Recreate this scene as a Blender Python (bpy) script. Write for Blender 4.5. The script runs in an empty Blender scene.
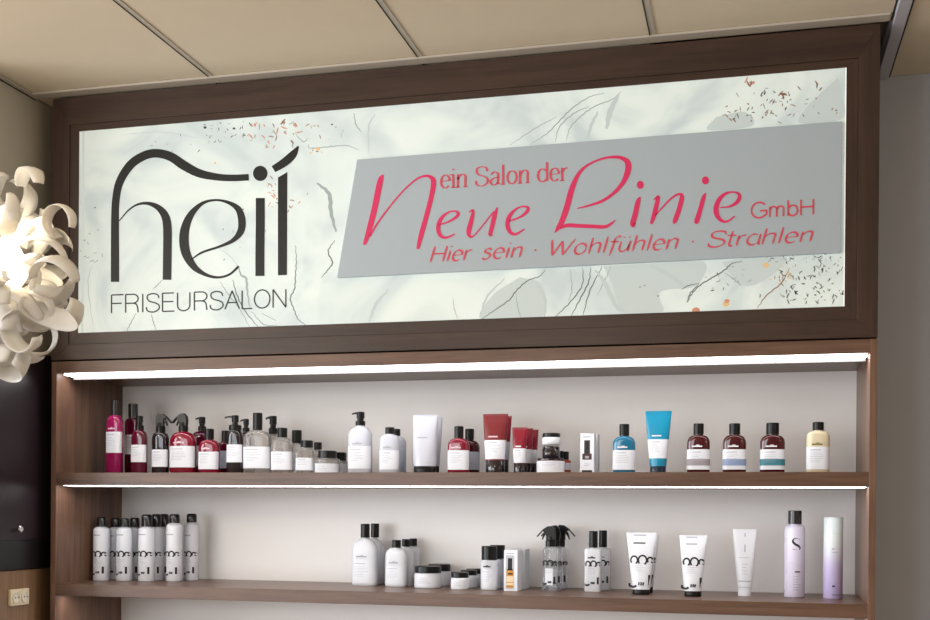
import bpy, math, random
from mathutils import Vector, Matrix
PI = math.pi
C = bpy.context.scene.collection
ZO = 1.735            # height of the upper product shelf above the floor
W = 2.9               # width of the shelving unit
# ------------------------------------------------------------------ camera
F = 1137.87; SY = 205.8
cam_loc = Vector((2.52532, -3.72649, ZO - 0.13484))
def basis(yaw, pitch, roll):
    cy, sy = math.cos(yaw), math.sin(yaw)
    f0 = Vector((sy, cy, 0)); r0 = Vector((cy, -sy, 0)); u0 = Vector((0, 0, 1))
    f = math.cos(pitch) * f0 + math.sin(pitch) * u0
    u = -math.sin(pitch) * f0 + math.cos(pitch) * u0
    r = math.cos(roll) * r0 + math.sin(roll) * u
    u = -math.sin(roll) * r0 + math.cos(roll) * u
    return r, u, f
RR, UU, FF = basis(-0.24636, -0.00319, 0.00783)
cd = bpy.data.cameras.new('camera'); cam = bpy.data.objects.new('camera', cd); C.objects.link(cam)
cd.sensor_width = 36; cd.lens = F / 930 * 36; cd.shift_y = SY / 930; cd.clip_start = 0.05
m = Matrix((RR, UU, -FF)).transposed().to_4x4(); m.translation = cam_loc
cam.matrix_world = m
bpy.context.scene.camera = cam
def ray(px, py):
    return FF + RR * ((px - 465) / F) + UU * ((310 + SY - py) / F)
def at(px, py, Y):                      # point of the photograph on the vertical plane at depth Y
    d = ray(px, py); return cam_loc + d * ((Y - cam_loc.y) / d.y)
def onZ(px, py, Z):
    d = ray(px, py); return cam_loc + d * ((Z - cam_loc.z) / d.z)
def onX(px, py, X):
    d = ray(px, py); return cam_loc + d * ((X - cam_loc.x) / d.x)

# ------------------------------------------------------------------ materials
def srgb(r, g, b):
    f = lambda c: (c / 255 / 12.92) if c / 255 <= .04045 else ((c / 255 + .055) / 1.055) ** 2.4
    return (f(r), f(g), f(b), 1)
MATS = {}
def mat(name, col, rough=.5, metal=0, emis=None, es=0, trans=0, coat=0, spec=.5, ior=1.45, var=0, alpha=1):
    if name in MATS: return MATS[name]
    m = bpy.data.materials.new(name); m.use_nodes = True; nt = m.node_tree
    b = nt.nodes['Principled BSDF']
    if len(col) == 3: col = srgb(*col)
    b.inputs['Base Color'].default_value = col
    b.inputs['Roughness'].default_value = rough; b.inputs['Metallic'].default_value = metal
    b.inputs['Transmission Weight'].default_value = trans; b.inputs['IOR'].default_value = ior
    b.inputs['Coat Weight'].default_value = coat; b.inputs['Specular IOR Level'].default_value = spec
    if emis:
        b.inputs['Emission Color'].default_value = srgb(*emis); b.inputs['Emission Strength'].default_value = es
    # a little procedural variation of gloss and colour on everything
    tc = nt.nodes.new('ShaderNodeTexCoord'); n = nt.nodes.new('ShaderNodeTexNoise'); n.inputs['Scale'].default_value = 14
    nt.links.new(tc.outputs['Object'], n.inputs['Vector'])
    mr = nt.nodes.new('ShaderNodeMapRange'); mr.inputs['To Min'].default_value = max(0, rough - .05); mr.inputs['To Max'].default_value = rough + .05
    nt.links.new(n.outputs['Fac'], mr.inputs['Value']); nt.links.new(mr.outputs['Result'], b.inputs['Roughness'])
    if var:
        mx = nt.nodes.new('ShaderNodeMix'); mx.data_type = 'RGBA'
        mx.inputs['A'].default_value = [c * (1 - var) for c in col[:3]] + [1]
        mx.inputs['B'].default_value = [min(1, c * (1 + var)) for c in col[:3]] + [1]
        nt.links.new(n.outputs['Fac'], mx.inputs['Factor']); nt.links.new(mx.outputs['Result'], b.inputs['Base Color'])
    MATS[name] = m; return m

def wood(name, c0, c1, axis, rough=.38, bump=.05):
    m = bpy.data.materials.new(name); m.use_nodes = True; nt = m.node_tree; b = nt.nodes['Principled BSDF']
    tc = nt.nodes.new('ShaderNodeTexCoord'); mp = nt.nodes.new('ShaderNodeMapping')
    sc = {'x': (1.3, 22, 22), 'z': (22, 22, 1.3), 'y': (22, 1.3, 22)}[axis]
    mp.inputs['Scale'].default_value = sc
    nt.links.new(tc.outputs['Object'], mp.inputs['Vector'])
    n = nt.nodes.new('ShaderNodeTexNoise'); n.inputs['Scale'].default_value = 1; n.inputs['Detail'].default_value = 6
    n.inputs['Distortion'].default_value = .6
    nt.links.new(mp.outputs['Vector'], n.inputs['Vector'])
    n2 = nt.nodes.new('ShaderNodeTexNoise'); n2.inputs['Scale'].default_value = 6; n2.inputs['Detail'].default_value = 3
    nt.links.new(mp.outputs['Vector'], n2.inputs['Vector'])
    mx0 = nt.nodes.new('ShaderNodeMath'); mx0.operation = 'MULTIPLY_ADD'; mx0.inputs[1].default_value = .35; 
    nt.links.new(n2.outputs['Fac'], mx0.inputs[0]); 
    ml = nt.nodes.new('ShaderNodeMath'); ml.operation = 'MULTIPLY'; ml.inputs[1].default_value = .65
    nt.links.new(n.outputs['Fac'], ml.inputs[0]); nt.links.new(ml.outputs[0], mx0.inputs[2])
    cr = nt.nodes.new('ShaderNodeValToRGB'); cr.color_ramp.elements[0].position = .34; cr.color_ramp.elements[1].position = .66
    cr.color_ramp.elements[0].color = srgb(*c0); cr.color_ramp.elements[1].color = srgb(*c1)
    nt.links.new(mx0.outputs[0], cr.inputs['Fac']); nt.links.new(cr.outputs['Color'], b.inputs['Base Color'])
    b.inputs['Roughness'].default_value = rough
    bp = nt.nodes.new('ShaderNodeBump'); bp.inputs['Strength'].default_value = bump; bp.inputs['Distance'].default_value = .002
    nt.links.new(mx0.outputs[0], bp.inputs['Height']); nt.links.new(bp.outputs['Normal'], b.inputs['Normal'])
    MATS[name] = m; return m
WOODH = wood('walnut_horizontal', (84, 60, 47), (122, 92, 74), 'x', .34)
WOODV = wood('walnut_vertical', (92, 65, 51), (134, 102, 82), 'z', .36)
FRH = wood('walnut_frame_horizontal', (50, 34, 26), (72, 51, 39), 'x', .4)
FRV = wood('walnut_frame_vertical', (50, 34, 26), (72, 51, 39), 'z', .4)
WOODL = wood('light_walnut_vertical', (120, 92, 68), (152, 122, 95), 'z')
M_BACK = mat('back_laminate', (243, 240, 238), .34)
M_ALU = mat('aluminium', (190, 190, 190), .35, .8)
M_RIM = mat('led_rim_grey', (120, 118, 116), .6)
M_LED = mat('led_diffuser', (255, 255, 255), .5, emis=(252, 250, 252), es=11.5)
M_CEIL = mat('ceiling_tile', (222, 208, 184), .85, var=.02)
M_TBAR = mat('ceiling_grid_metal', (188, 180, 166), .5)
M_TBARG = mat('grey_rail_metal', (190, 190, 198), .5)
M_GAP = mat('dark_gap', (40, 34, 30), .9)
M_WALL = mat('painted_wall', (196, 189, 176), .8, var=.02)
M_WALLG = mat('grey_painted_wall', (196, 201, 214), .85, var=.02)
M_FLOOR = wood('floor_boards', (120, 100, 82), (150, 128, 106), 'y', .4)
M_DARK = mat('black_satin', (44, 34, 40), .35)
M_DARK2 = mat('black_satin_drawer', (30, 27, 30), .3)
M_CHROME = mat('chrome', (210, 210, 210), .15, 1)
M_BLK = mat('black_plastic', (14, 14, 15), .3, spec=.35)
M_BLK2 = mat('smoked_plastic', (34, 31, 33), .22, coat=.2)
M_WHT = mat('white_plastic', (222, 225, 232), .3, coat=.2)
M_LBL = mat('paper_white', (232, 236, 244), .5)
M_LBLB = mat('pale_blue_label', (188, 198, 214), .5)
M_INK = mat('ink_black', (26, 26, 30), .5)
M_INKG = mat('ink_grey', (168, 170, 180), .6)
M_VINYL = mat('vinyl_black', (22, 24, 22), .45)
M_PINK = mat('pink_lettering', (228, 46, 104), .45)
M_PINK2 = mat('pale_pink_lettering', (222, 84, 104), .45)
M_PLATE = mat('grey_plate', (180, 193, 201), .4)
M_SOCK = mat('socket_ivory', (238, 226, 196), .35)

def marble():
    m = bpy.data.materials.new('marble_print_backlit'); m.use_nodes = True; nt = m.node_tree; b = nt.nodes['Principled BSDF']
    tc = nt.nodes.new('ShaderNodeTexCoord')
    n = nt.nodes.new('ShaderNodeTexNoise'); n.inputs['Scale'].default_value = 2.6; n.inputs['Detail'].default_value = 3; n.inputs['Distortion'].default_value = 1.6
    nt.links.new(tc.outputs['Object'], n.inputs['Vector'])
    cr = nt.nodes.new('ShaderNodeValToRGB'); e = cr.color_ramp.elements
    e[0].position = .34; e[0].color = srgb(188, 201, 202)
    e[1].position = .5; e[1].color = srgb(206, 217, 214)
    x = e.new(.64); x.color = srgb(216, 226, 221)
    nt.links.new(n.outputs['Fac'], cr.inputs['Fac'])
    nt.links.new(cr.outputs['Color'], b.inputs['Base Color']); nt.links.new(cr.outputs['Color'], b.inputs['Emission Color'])
    b.inputs['Emission Strength'].default_value = .34; b.inputs['Roughness'].default_value = .5
    return m
M_MARBLE = marble()
def printed(name, c, k=.5): return mat(name, c, .5, emis=c, es=k)
M_VEIN = printed('print_vein_grey', (146, 157, 156), .4); M_VEIN2 = printed('print_vein_dark', (94, 102, 101), .35)
M_VEINF = printed('print_vein_faint', (182, 193, 192), .35)
M_FL = [printed('print_flake_dark', (62, 66, 62), .25), printed('print_flake_brown', (128, 88, 66), .4),
        printed('print_flake_copper', (184, 126, 102), .5), printed('print_flake_gold', (206, 172, 120), .45),
        printed('print_flake_grey', (150, 152, 146), .5)]
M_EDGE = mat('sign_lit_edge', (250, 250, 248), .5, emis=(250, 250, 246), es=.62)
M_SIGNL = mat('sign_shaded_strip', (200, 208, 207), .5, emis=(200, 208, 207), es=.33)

# ------------------------------------------------------------------ mesh builder
class MB:
    def __init__(s): s.v = []; s.f = []; s.mi = []
    def add(s, vs, fs, mi=0):
        o = len(s.v); s.v += [tuple(v) for v in vs]
        for f in fs: s.f.append(tuple(i + o for i in f)); s.mi.append(mi)
    def box(s, x0, x1, y0, y1, z0, z1, mi=0):
        s.add([(x0, y0, z0), (x1, y0, z0), (x1, y1, z0), (x0, y1, z0), (x0, y0, z1), (x1, y0, z1), (x1, y1, z1), (x0, y1, z1)],
              [(0, 3, 2, 1), (4, 5, 6, 7), (0, 1, 5, 4), (1, 2, 6, 5), (2, 3, 7, 6), (3, 0, 4, 7)], mi)
    def prism(s, poly, y0, y1, mi=0):           # polygon in x,z extruded along y
        n = len(poly); s.add([(x, y0, z) for x, z in poly] + [(x, y1, z) for x, z in poly],
              [tuple(range(n)), tuple(range(2 * n - 1, n - 1, -1))] + [(i, i + n, (i + 1) % n + n, (i + 1) % n) for i in range(n)], mi)
    def loft(s, prof, seg=32, mi=0, cap=True, cx=0, cy=0):
        vs = []; fs = []
        for p in prof:
            z, rx, ry = p[:3]; n = p[3] if len(p) > 3 else 2
            for k in range(seg):
                a = 2 * PI * k / seg; c, q = math.cos(a), math.sin(a)
                vs.append((cx + rx * math.copysign(abs(c) ** (2 / n), c), cy + ry * math.copysign(abs(q) ** (2 / n), q), z))
        for i in range(len(prof) - 1):
            for k in range(seg):
                a = i * seg + k; b2 = i * seg + (k + 1) % seg
                fs.append((a, b2, b2 + seg, a + seg))
        if cap:
            fs.append(tuple(range(seg - 1, -1, -1))); fs.append(tuple(range((len(prof) - 1) * seg, len(prof) * seg)))
        s.add(vs, fs, mi)
    def build(s, name, mats, parent=None, bevel=0, smooth=40, loc=None, solid=0):
        me = bpy.data.meshes.new(name); me.from_pydata(s.v, [], s.f); me.update()
        if not isinstance(mats, (list, tuple)): mats = [mats]
        for m_ in mats: me.materials.append(m_)
        for p, i in zip(me.polygons, s.mi): p.material_index = i; p.use_smooth = bool(smooth)
        if smooth: me.set_sharp_from_angle(angle=math.radians(smooth))
        o = bpy.data.objects.new(name, me); C.objects.link(o)
        if parent: o.parent = parent
        if loc: o.location = loc
        if bevel:
            md = o.modifiers.new('bevel', 'BEVEL'); md.width = bevel; md.segments = 2; md.limit_method = 'ANGLE'; md.angle_limit = math.radians(50)
        return o
def tag(o, label=None, cat=None, group=None, kind=None):
    if label: o['label'] = label
    if cat: o['category'] = cat
    if group: o['group'] = group
    if kind: o['kind'] = kind
    return o
def empty(name, loc, label, cat, group=None, rz=0):
    o = bpy.data.objects.new(name, None); C.objects.link(o); o.location = loc; o.rotation_euler[2] = rz
    o.empty_display_size = .05
    return tag(o, label, cat, group)

# ------------------------------------------------------------------ strokes (2-D outlines of lettering)
def catmull(P, n=7):
    if len(P) < 3: return [list(p) for p in P]
    out = []
    Q = [[2 * a - b for a, b in zip(P[0], P[1])]] + [list(p) for p in P] + [[2 * a - b for a, b in zip(P[-1], P[-2])]]
    for i in range(1, len(Q) - 2):
        for k in range(n):
            t = k / n
            out.append([.5 * (2 * b + (c - a) * t + (2 * a - 5 * b + 4 * c - d) * t * t + (3 * b - a - 3 * c + d) * t ** 3) for a, b, c, d in zip(Q[i - 1], Q[i], Q[i + 1], Q[i + 2])])
    out.append(list(P[-1])); return out
def ribbon2d(P, wf=None):               # P: (x,y,w) -> left/right outline points
    L = []; n = len(P)
    for i, p in enumerate(P):
        a = P[max(0, i - 1)]; b = P[min(n - 1, i + 1)]
        dx, dy = b[0] - a[0], b[1] - a[1]; l = math.hypot(dx, dy) or 1
        w = wf(dx / l, dy / l, i / (n - 1)) if wf else p[2]
        nx, ny = -dy / l, dx / l
        L.append(((p[0] + nx * w / 2, p[1] + ny * w / 2), (p[0] - nx * w / 2, p[1] - ny * w / 2)))
    return L
def strip(mb, L, f, mi=0):              # f maps 2-D to 3-D
    vs = []
    for a, b in L: vs += [f(*a), f(*b)]
    fs = []
    for i in range(len(L) - 1):
        q = (2 * i, 2 * i + 1, 2 * i + 3, 2 * i + 2)
        fs.append(q)
    mb.add(vs, fs, mi)
def disc(mb, cx, cy, rx, ry, f, mi=0, n=20):
    mb.add([f(cx + rx * math.cos(2 * PI * k / n), cy + ry * math.sin(2 * PI * k / n)) for k in range(n)], [tuple(range(n))], mi)
def arc(cx, cy, rx, ry, a0, a1, n=14):
    return [(cx + rx * math.cos(math.radians(a0 + (a1 - a0) * i / n)), cy + ry * math.sin(math.radians(a0 + (a1 - a0) * i / n))) for i in range(n + 1)]
X = .68     # x-height
GL = {      # glyph: advance, strokes
 'F': (.62, [[(.08, 0), (.08, 1)], [(.08, 1), (.6, 1)], [(.08, .53), (.52, .53)]]),
 'R': (.72, [[(.08, 0), (.08, 1)], [(.08, 1), (.38, 1)] + arc(.4, .755, .23, .245, 90, -90) + [(.08, .51)], [(.42, .51), (.55, .45), (.6, .3), (.63, 0)]]),
 'I': (.22, [[(.11, 0), (.11, 1)]]),
 'S': (.68, [catmull([(.6, .74), (.55, .92), (.34, 1.0), (.12, .92), (.09, .74), (.2, .58), (.45, .48), (.6, .35), (.6, .15), (.42, .0), (.22, .0), (.08, .1), (.05, .27)])]),
 'E': (.66, [[(.08, 0), (.08, 1)], [(.08, 1), (.58, 1)], [(.08, .53), (.55, .53)], [(.08, .0), (.6, .0)]]),
 'U': (.74, [[(.08, 1), (.08, .35)] + arc(.35, .3, .27, .3, 180, 360) + [(.62, .35), (.62, 1)]]),
 'A': (.7, [[(.02, 0), (.34, 1), (.66, 0)], [(.14, .36), (.55, .36)]]),
 'L': (.56, [[(.08, 1), (.08, 0)], [(.08, 0), (.52, 0)]]),
 'O': (.8, [arc(.4, .5, .34, .5, 0, 360, 28)]),
 'N': (.76, [[(.08, 0), (.08, 1)], [(.08, 1), (.64, 0)], [(.64, 0), (.64, 1)]]),
 'G': (.84, [arc(.42, .5, .36, .5, 40, 300, 24) + [(.76, .2), (.77, .45)], [(.46, .45), (.78, .45)]]),
 'H': (.78, [[(.08, 0), (.08, 1)], [(.66, 0), (.66, 1)], [(.08, .52), (.66, .52)]]),
 'W': (1.0, [[(.02, 1), (.2, 0)], [(.2, 0), (.46, .9)], [(.46, .9), (.62, 0)], [(.62, 0), (.96, 1)]]),
 'a': (.56, [arc(.27, X / 2, .22, X / 2, 60, 320, 18), [(.48, X), (.48, .12), (.55, .02)]]),
 'A2': (.58, [catmull([(.1, .55), (.25, .68), (.42, .6), (.44, .42), (.44, .1), (.55, .03)]), catmull([(.44, .4), (.22, .34), (.07, .18), (.18, .0), (.34, .03), (.44, .14)])]),
 'b': (.6, [[(.08, 1.02), (.08, 0)], arc(.3, X / 2, .22, X / 2, 150, -150, 18)]),
 'd': (.6, [arc(.28, X / 2, .22, X / 2, 40, 320, 18), [(.5, 1.02), (.5, .02)]]),
 'e': (.55, [[(.07, .36), (.47, .38)] + arc(.27, X / 2, .21, X / 2, 8, 318, 20)]),
 'f': (.38, [catmull([(.4, .95), (.3, 1.02), (.2, .9), (.18, .6), (.14, -.2)]), [(.02, X), (.36, X)]]),
 'h': (.58, [[(.08, 1.02), (.08, 0)], catmull([(.08, .42), (.2, .62), (.36, .67), (.46, .56), (.46, .3), (.46, 0)])]),
 'i': (.24, [[(.1, X), (.1, 0)], [(.1, .92), (.1, .98)]]),
 'l': (.24, [[(.1, 1.04), (.1, 0)]]),
 'm': (.86, [[(.08, X), (.08, 0)], catmull([(.08, .45), (.17, .64), (.3, .66), (.4, .55), (.4, .3), (.4, 0)]), catmull([(.4, .45), (.5, .64), (.62, .66), (.72, .55), (.72, .3), (.72, 0)])]),
 'n': (.56, [[(.08, X), (.08, 0)], catmull([(.08, .42), (.2, .62), (.34, .67), (.44, .56), (.44, .3), (.44, 0)])]),
 'o': (.6, [arc(.29, X / 2, .22, X / 2, 0, 360, 24)]),
 'r': (.38, [[(.08, X), (.08, 0)], catmull([(.08, .42), (.18, .6), (.34, .66)])]),
 's': (.46, [catmull([(.38, .56), (.26, .68), (.12, .62), (.1, .48), (.28, .36), (.38, .22), (.3, .04), (.16, .0), (.04, .1)])]),
 't': (.34, [[(.14, .95), (.14, .1), (.28, .0)], [(.0, X), (.32, X)]]),
 'ü': (.58, [[(.08, X), (.08, .2), (.16, .03), (.28, .02), (.42, .2), (.46, X)], [(.46, X), (.46, 0)], [(.16, .9), (.16, .96)], [(.38, .9), (.38, .96)]]),
 'u': (.58, [[(.08, X), (.08, .2), (.16, .03), (.28, .02), (.42, .2), (.46, X)], [(.46, X), (.46, 0)]]),
 '·': (.3, [[(.1, .38), (.16, .38)]]), ' ': (.34, []),
}
SERIF = {'i': [(.1, 0), (.02, X)], 'n': [(.08, 0), (.44, 0)], 'l': [(.1, 0)], 'r': [(.08, 0)], 'd': [], 'h': [], }
def text2d(mb, s, P0, P1, h, f, style, w, slant=0, mi=0, fit=True):
    adv = sum(GL[c][0] for c in s); L = math.hypot(P1[0] - P0[0], P1[1] - P0[1])
    sx = L / (adv - .08)
    ux, uy = (P1[0] - P0[0]) / L, (P1[1] - P0[1]) / L
    cur = -.04
    def place(gx, gy):
        gx = (cur + gx) * sx + slant * gy * h
        return (P0[0] + ux * gx, P0[1] + uy * gx - gy * h)
    def wf(dx, dy, t):
        if style == 'sans': return w
        if style == 'serif': return w * (.42 + .75 * abs(dx * 0 + dy) ** 1.3)
        return w * (.4 + .8 * abs(dx * .5 + dy * .86)) * (1 if .06 < t < .94 else .55)
    for c in s:
        a, strokes = GL['A2' if (c == 'a' and style == 'serif') else c]
        for st in strokes:
            pts = [place(*p) for p in st]
            if style == 'script' and 2 < len(pts) < 6: pts = catmull(pts, 5)
            elif style == 'script' and len(pts) == 2:
                (x0, y0), (x1, y1) = pts; pts = [(x0 + (x1 - x0) * k / 5, y0 + (y1 - y0) * k / 5) for k in range(6)]
            if len(pts) == 2 or style == 'sans' and len(st) < 5:       # straight strokes: one quad per edge
                for i in range(len(pts) - 1): strip(mb, ribbon2d([pts[i] + (0,), pts[i + 1] + (0,)], wf), f, mi)
            else: strip(mb, ribbon2d([(p[0], p[1], 0) for p in pts], wf), f, mi)
        if style == 'serif':
            for gx, gy in SERIF.get(c, []):
                p = [place(gx - .1, gy), place(gx + .1, gy)]
                strip(mb, ribbon2d([p[0] + (0,), p[1] + (0,)], lambda *q: w * .5), f, mi)
        cur += a

# ================================================================== the room
ZC = ZO + 1.395                 # ceiling height
def struct(name, mb, m_, label=None, bevel=0, smooth=0):
    o = mb.build(name, m_, None, bevel, smooth); o['kind'] = 'structure'
    if label: o['label'] = label
    return o
XR = 5.2; XL = -3.6; YF = -7.0; YB = .48
b = MB(); b.box(XL, XR, YF, YB, -.05, 0); struct('floor', b, M_FLOOR)
b = MB(); b.box(-.2, XR, YB, YB + .12, 0, ZC + .3); struct('wall_back', b, M_WALLG)
b = MB(); b.box(-.24, -.08, -.36, YB, 0, ZC); struct('wall_left', b, M_WALL)
b = MB(); b.box(XL, -.24, YB - .5, YB - .38, 0, ZC); struct('wall_left_rear', b, M_WALL)
b = MB(); b.box(XR, XR + .12, YF, YB + .12, 0, ZC + .3); struct('wall_right', b, M_WALL)
# front wall (behind the photographer) with an added, unseen window, set left for the light
b = MB()
b.box(XL - .12, XR + .12, YF - .12, YF, 0, .5); b.box(XL - .12, XR + .12, YF - .12, YF, 2.7, ZC + .3)
b.box(XL - .12, -3.3, YF - .12, YF, .5, 2.7); b.box(.6, XR + .12, YF - .12, YF, .5, 2.7)
struct('wall_front', b, M_WALL)
b = MB()
b.box(XL - .12, XL, YF, -5.9, 0, ZC + .3); b.box(XL - .12, XL, -1.2, YB, 0, ZC + .3)
b.box(XL - .12, XL, -5.9, -1.2, 0, .5); b.box(XL - .12, XL, -5.9, -1.2, 2.7, ZC + .3)
struct('wall_far_left', b, M_WALL)
def window_frame(n, a0, a1, fixed, axis):
    b = MB(); k = 4
    def bx(p0, p1, z0, z1):
        if axis == 'x': b.box(p0, p1, fixed - .09, fixed - .03, z0, z1)
        else: b.box(fixed - .09, fixed - .03, p0, p1, z0, z1)
    bx(a0, a1, .5, .56); bx(a0, a1, 2.64, 2.7)
    for i in range(k + 1):
        c = a0 + (a1 - a0) * i / k; bx(max(a0, c - .03), min(a1, c + .03), .56, 2.64)
    struct('window_%d' % n, b, mat('window_frame_paint', (220, 220, 218), .5))
window_frame(1, -3.3, .6, YF, 'x'); window_frame(2, -5.9, -1.2, XL, 'y')  # both windows are unseen, added to let light in from the left

# suspended ceiling of large tiles, metal grid
gx = [-.0767 - .77 * k for k in range(5, 0, -1)] + [-.08, .66, 1.43, 2.205, 2.935]
b = MB(); g = MB(); zt = ZC + .004
xs = sorted(set([XL] + [x for x in gx if x > XL]))
ys = [YB, -.86, -2.06, -3.26, -4.46, -5.66, YF]
for i in range(len(xs) - 1):
    for j in range(len(ys) - 1):
        b.box(xs[i] + .004, xs[i + 1] - .004, ys[j + 1] + .004, (.02 if j == 0 and xs[i + 1] > 2.9 else ys[j] - .004), zt, zt + .015)
xr = [2.979, 3.75, 4.5, XR]; yr = [YB, -.86, -2.06, -3.26, -4.46, -5.66, YF]
for i in range(3):
    for j in range(len(yr) - 1):
        b.box(xr[i] + .003, xr[i + 1] - .003, yr[j + 1] + .003, yr[j] - .003, ZC - .002, ZC + .015)
b.box(XL, XR, YF, YB, ZC + .1, ZC + .16)
struct('ceiling', b, M_CEIL)
for x in xs[1:-1]:
    g.box(x - .006, x + .012, YF, .0, ZC + .001, ZC + .02)
for y in ys[1:-1]: g.box(XL, 2.93, y - .006, y + .006, ZC + .001, ZC + .02)
struct('trim_1', g, M_TBAR, 'metal grid of the suspended ceiling')
g = MB()
for x in xs[1:-1]: g.box(x - .0085, x - .005, YF, .02, ZC - .0005, ZC + .02)
g.box(2.975, 2.982, YF, YB, ZC - .004, ZC + .02)
g.box(-.079, -.074, YF, .0, ZC - .006, ZC + .02)
struct('trim_2', g, M_GAP, 'dark shadow joint between ceiling tiles')
g = MB(); g.box(-.074, 2.925, -.05, -.001, ZC - .005, ZC + .003); g.box(-.079, -.055, -.36, -.05, ZC - .004, ZC + .003)
struct('trim_3', g, M_TBAR, 'pale perimeter rail of the ceiling along the sign', bevel=.001)
g = MB(); g.box(2.938, 2.975, YF, YB, ZC - .012, ZC + .05)
struct('trim_4', g, M_TBARG, 'grey metal rail across the ceiling right of the sign', bevel=.002)

# ================================================================== shelving unit
DEP = .457; T = .0218
zc_top = .4131; zopen = .3685; s1t = 0.; s1b = -.0468; s2t = -.4116; s2b = -.456
U = empty('shelving_unit', (0, 0, 0), 'wide walnut shelving unit with white back panel and lit shelves under the sign', 'shelf')
for x0 in (0, W - T):
    b = MB(); b.box(x0, x0 + T, 0, DEP + .018, 0, ZO + zc_top - .001); b.build('side_panel', WOODV, U, .0012)
b = MB(); b.box(T, W - T, DEP, DEP + .018, .08, ZO + zc_top - .001); b.build('back_panel', M_BACK, U)
def shelf(z0, z1, led, name='shelf'):
    b = MB(); b.box(T, W - T, 0.0005, DEP, ZO + z0, ZO + z1); o = b.build(name, WOODH, U, .0012)
    if led:
        l = MB(); l.box(.045, W - T - .006, led[1] + .0005, led[1] + .004, ZO + z0 - led[2] - led[3], ZO + z0, 1)
        l.box(.045, W - T - .006, led[0], led[1], ZO + z0 - led[2], ZO + z0 - .0005, 0)
        l.build('led_strip', [M_LED, M_RIM], o)
shelf(zopen, zc_top - .001, (.012, .07, .0065, .010), 'top_board')
shelf(s1b, s1t, (.012, .06, .0012, .0035)); shelf(s2b, s2t, (.03, .07, .001, .004))
shelf(-.90 - .044, -.90, None); shelf(.08 - ZO, .12 - ZO, None, 'base_board')
b = MB(); b.box(T, W - T, .03, .05, 0, .08); b.build('plinth', WOODH, U)

# ================================================================== sign cabinet
zf0, zf1 = ZO + .4165, ZO + 1.38416
sl, sr, sb, st = .10775, W - .09837, ZO + .51586, ZO + 1.25956
S = empty('sign_cabinet', (0, 0, ZO + .4185), 'dark walnut framed backlit marble-print sign with black salon lettering', 'sign')
def inS(b, name, mats, par=None, **k):
    o = b.build(name, mats, par or S, **k)
    if (par or S) is S: o.location = (0, 0, -(ZO + .4185))
    return o
lw, lh = .036, .042
o_ = (0, W, zf0, zf1); i_ = (sl - lw, sr + lw, sb - lh, st + lh * .6); j_ = (sl, sr, sb, st)
def rails(o, i, y0, y1, names, mats):
    (ox0, ox1, oz0, oz1), (ix0, ix1, iz0, iz1) = o, i
    for nm, poly, mt in ((names, [(ox0, oz0), (ox1, oz0), (ix1, iz0), (ix0, iz0)], mats[0]), (names, [(ix0, iz1), (ix1, iz1), (ox1, oz1), (ox0, oz1)], mats[0]),
                         (names, [(ox0, oz0), (ix0, iz0), (ix0, iz1), (ox0, oz1)], mats[1]), (names, [(ix1, iz0), (ox1, oz0), (ox1, oz1), (ix1, iz1)], mats[1])):
        b = MB(); b.prism(poly, y0, y1); inS(b, nm, mt, bevel=.001, smooth=0)
rails(o_, i_, -.004, .03, 'frame_rail', (FRH, FRV))
rails(i_, j_, 0.0, .03, 'frame_lip', (FRH, FRV))
b = MB(); b.box(0, W, .032, DEP + .018, zf0, zf1); inS(b, 'cabinet_box', FRH)
# printed panel, its veins and flakes are part of the print
PY = .003
b = MB(); b.box(sl - .004, sr + .004, PY, PY + .012, sb - .004, st + .004, 0)
def on_panel(off):
    return lambda x, y: at(x, y, PY - off)
def vein(px, w, mi, sc=1, ox=0, oy=0, taper=True):
    w *= 1.35
    P = catmull([(ox + x / sc, oy + y / sc, w) for x, y in px], 8); n = len(P)
    for i, p in enumerate(P):
        if taper: p[2] = w * (.35 + .65 * math.sin(PI * min(1, (i + .5) / n)))
        p[0] += .35 * math.sin(i * 1.7 + ox); p[1] += .25 * math.sin(i * 2.3 + oy)
    strip(b, ribbon2d(P), on_panel(.0003 + .00002 * mi), mi)
s = 6.643
for v in [[(615, 65), (580, 100), (550, 130)], [(440, 285), (405, 350), (375, 410)], [(540, 290), (555, 350), (573, 400)]]: vein(v, .8, 1, s, 70, 270)
s = 5.8125
vein([(225, 165), (240, 205), (268, 225), (275, 300), (290, 400)], 1.6, 1, s, 200, 240)
vein([(115, 240), (160, 310), (230, 400), (290, 508)], .7, 1, s, 200, 240)
vein([(190, 230), (215, 320), (260, 410), (340, 508)], .8, 2, s, 200, 240)
vein([(300, 415), (370, 490), (450, 495)], .8, 1, s, 200, 240)
vein([(360, 425), (440, 468)], .6, 1, s, 200, 240)
vein([(555, 30), (560, 120), (555, 200), (550, 280), (525, 340), (545, 400), (570, 460), (615, 495)], .8, 2, s, 200, 240)
vein([(785, 0), (745, 65), (770, 130), (750, 165), (705, 220)], .9, 2, s, 200, 240)
vein([(100, 40), (180, 100), (225, 165)], .6, 3, s, 200, 240)
s = 4.65
vein([(910, 68), (880, 100), (825, 120), (770, 170), (740, 210), (660, 265), (605, 303)], .8, 2, s, 350, 255)
vein([(770, 175), (780, 240), (795, 295)], .6, 1, s, 350, 255); vein([(720, 110), (640, 190), (602, 290)], 1.6, 3, s, 350, 255)
vein([(480, 200), (485, 250), (502, 300)], .5, 1, s, 350, 255); vein([(180, 160), (120, 230), (90, 310)], 2.4, 3, s, 350, 255)
vein([(865, 130), (905, 200), (905, 295)], 2.2, 3, s, 350, 255)
s = 5.167
vein([(365, 115), (355, 190), (310, 280), (262, 372)], .9, 2, s, 520, 245); vein([(425, 110), (360, 240), (325, 368)], .8, 2, s, 520, 245)
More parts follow.
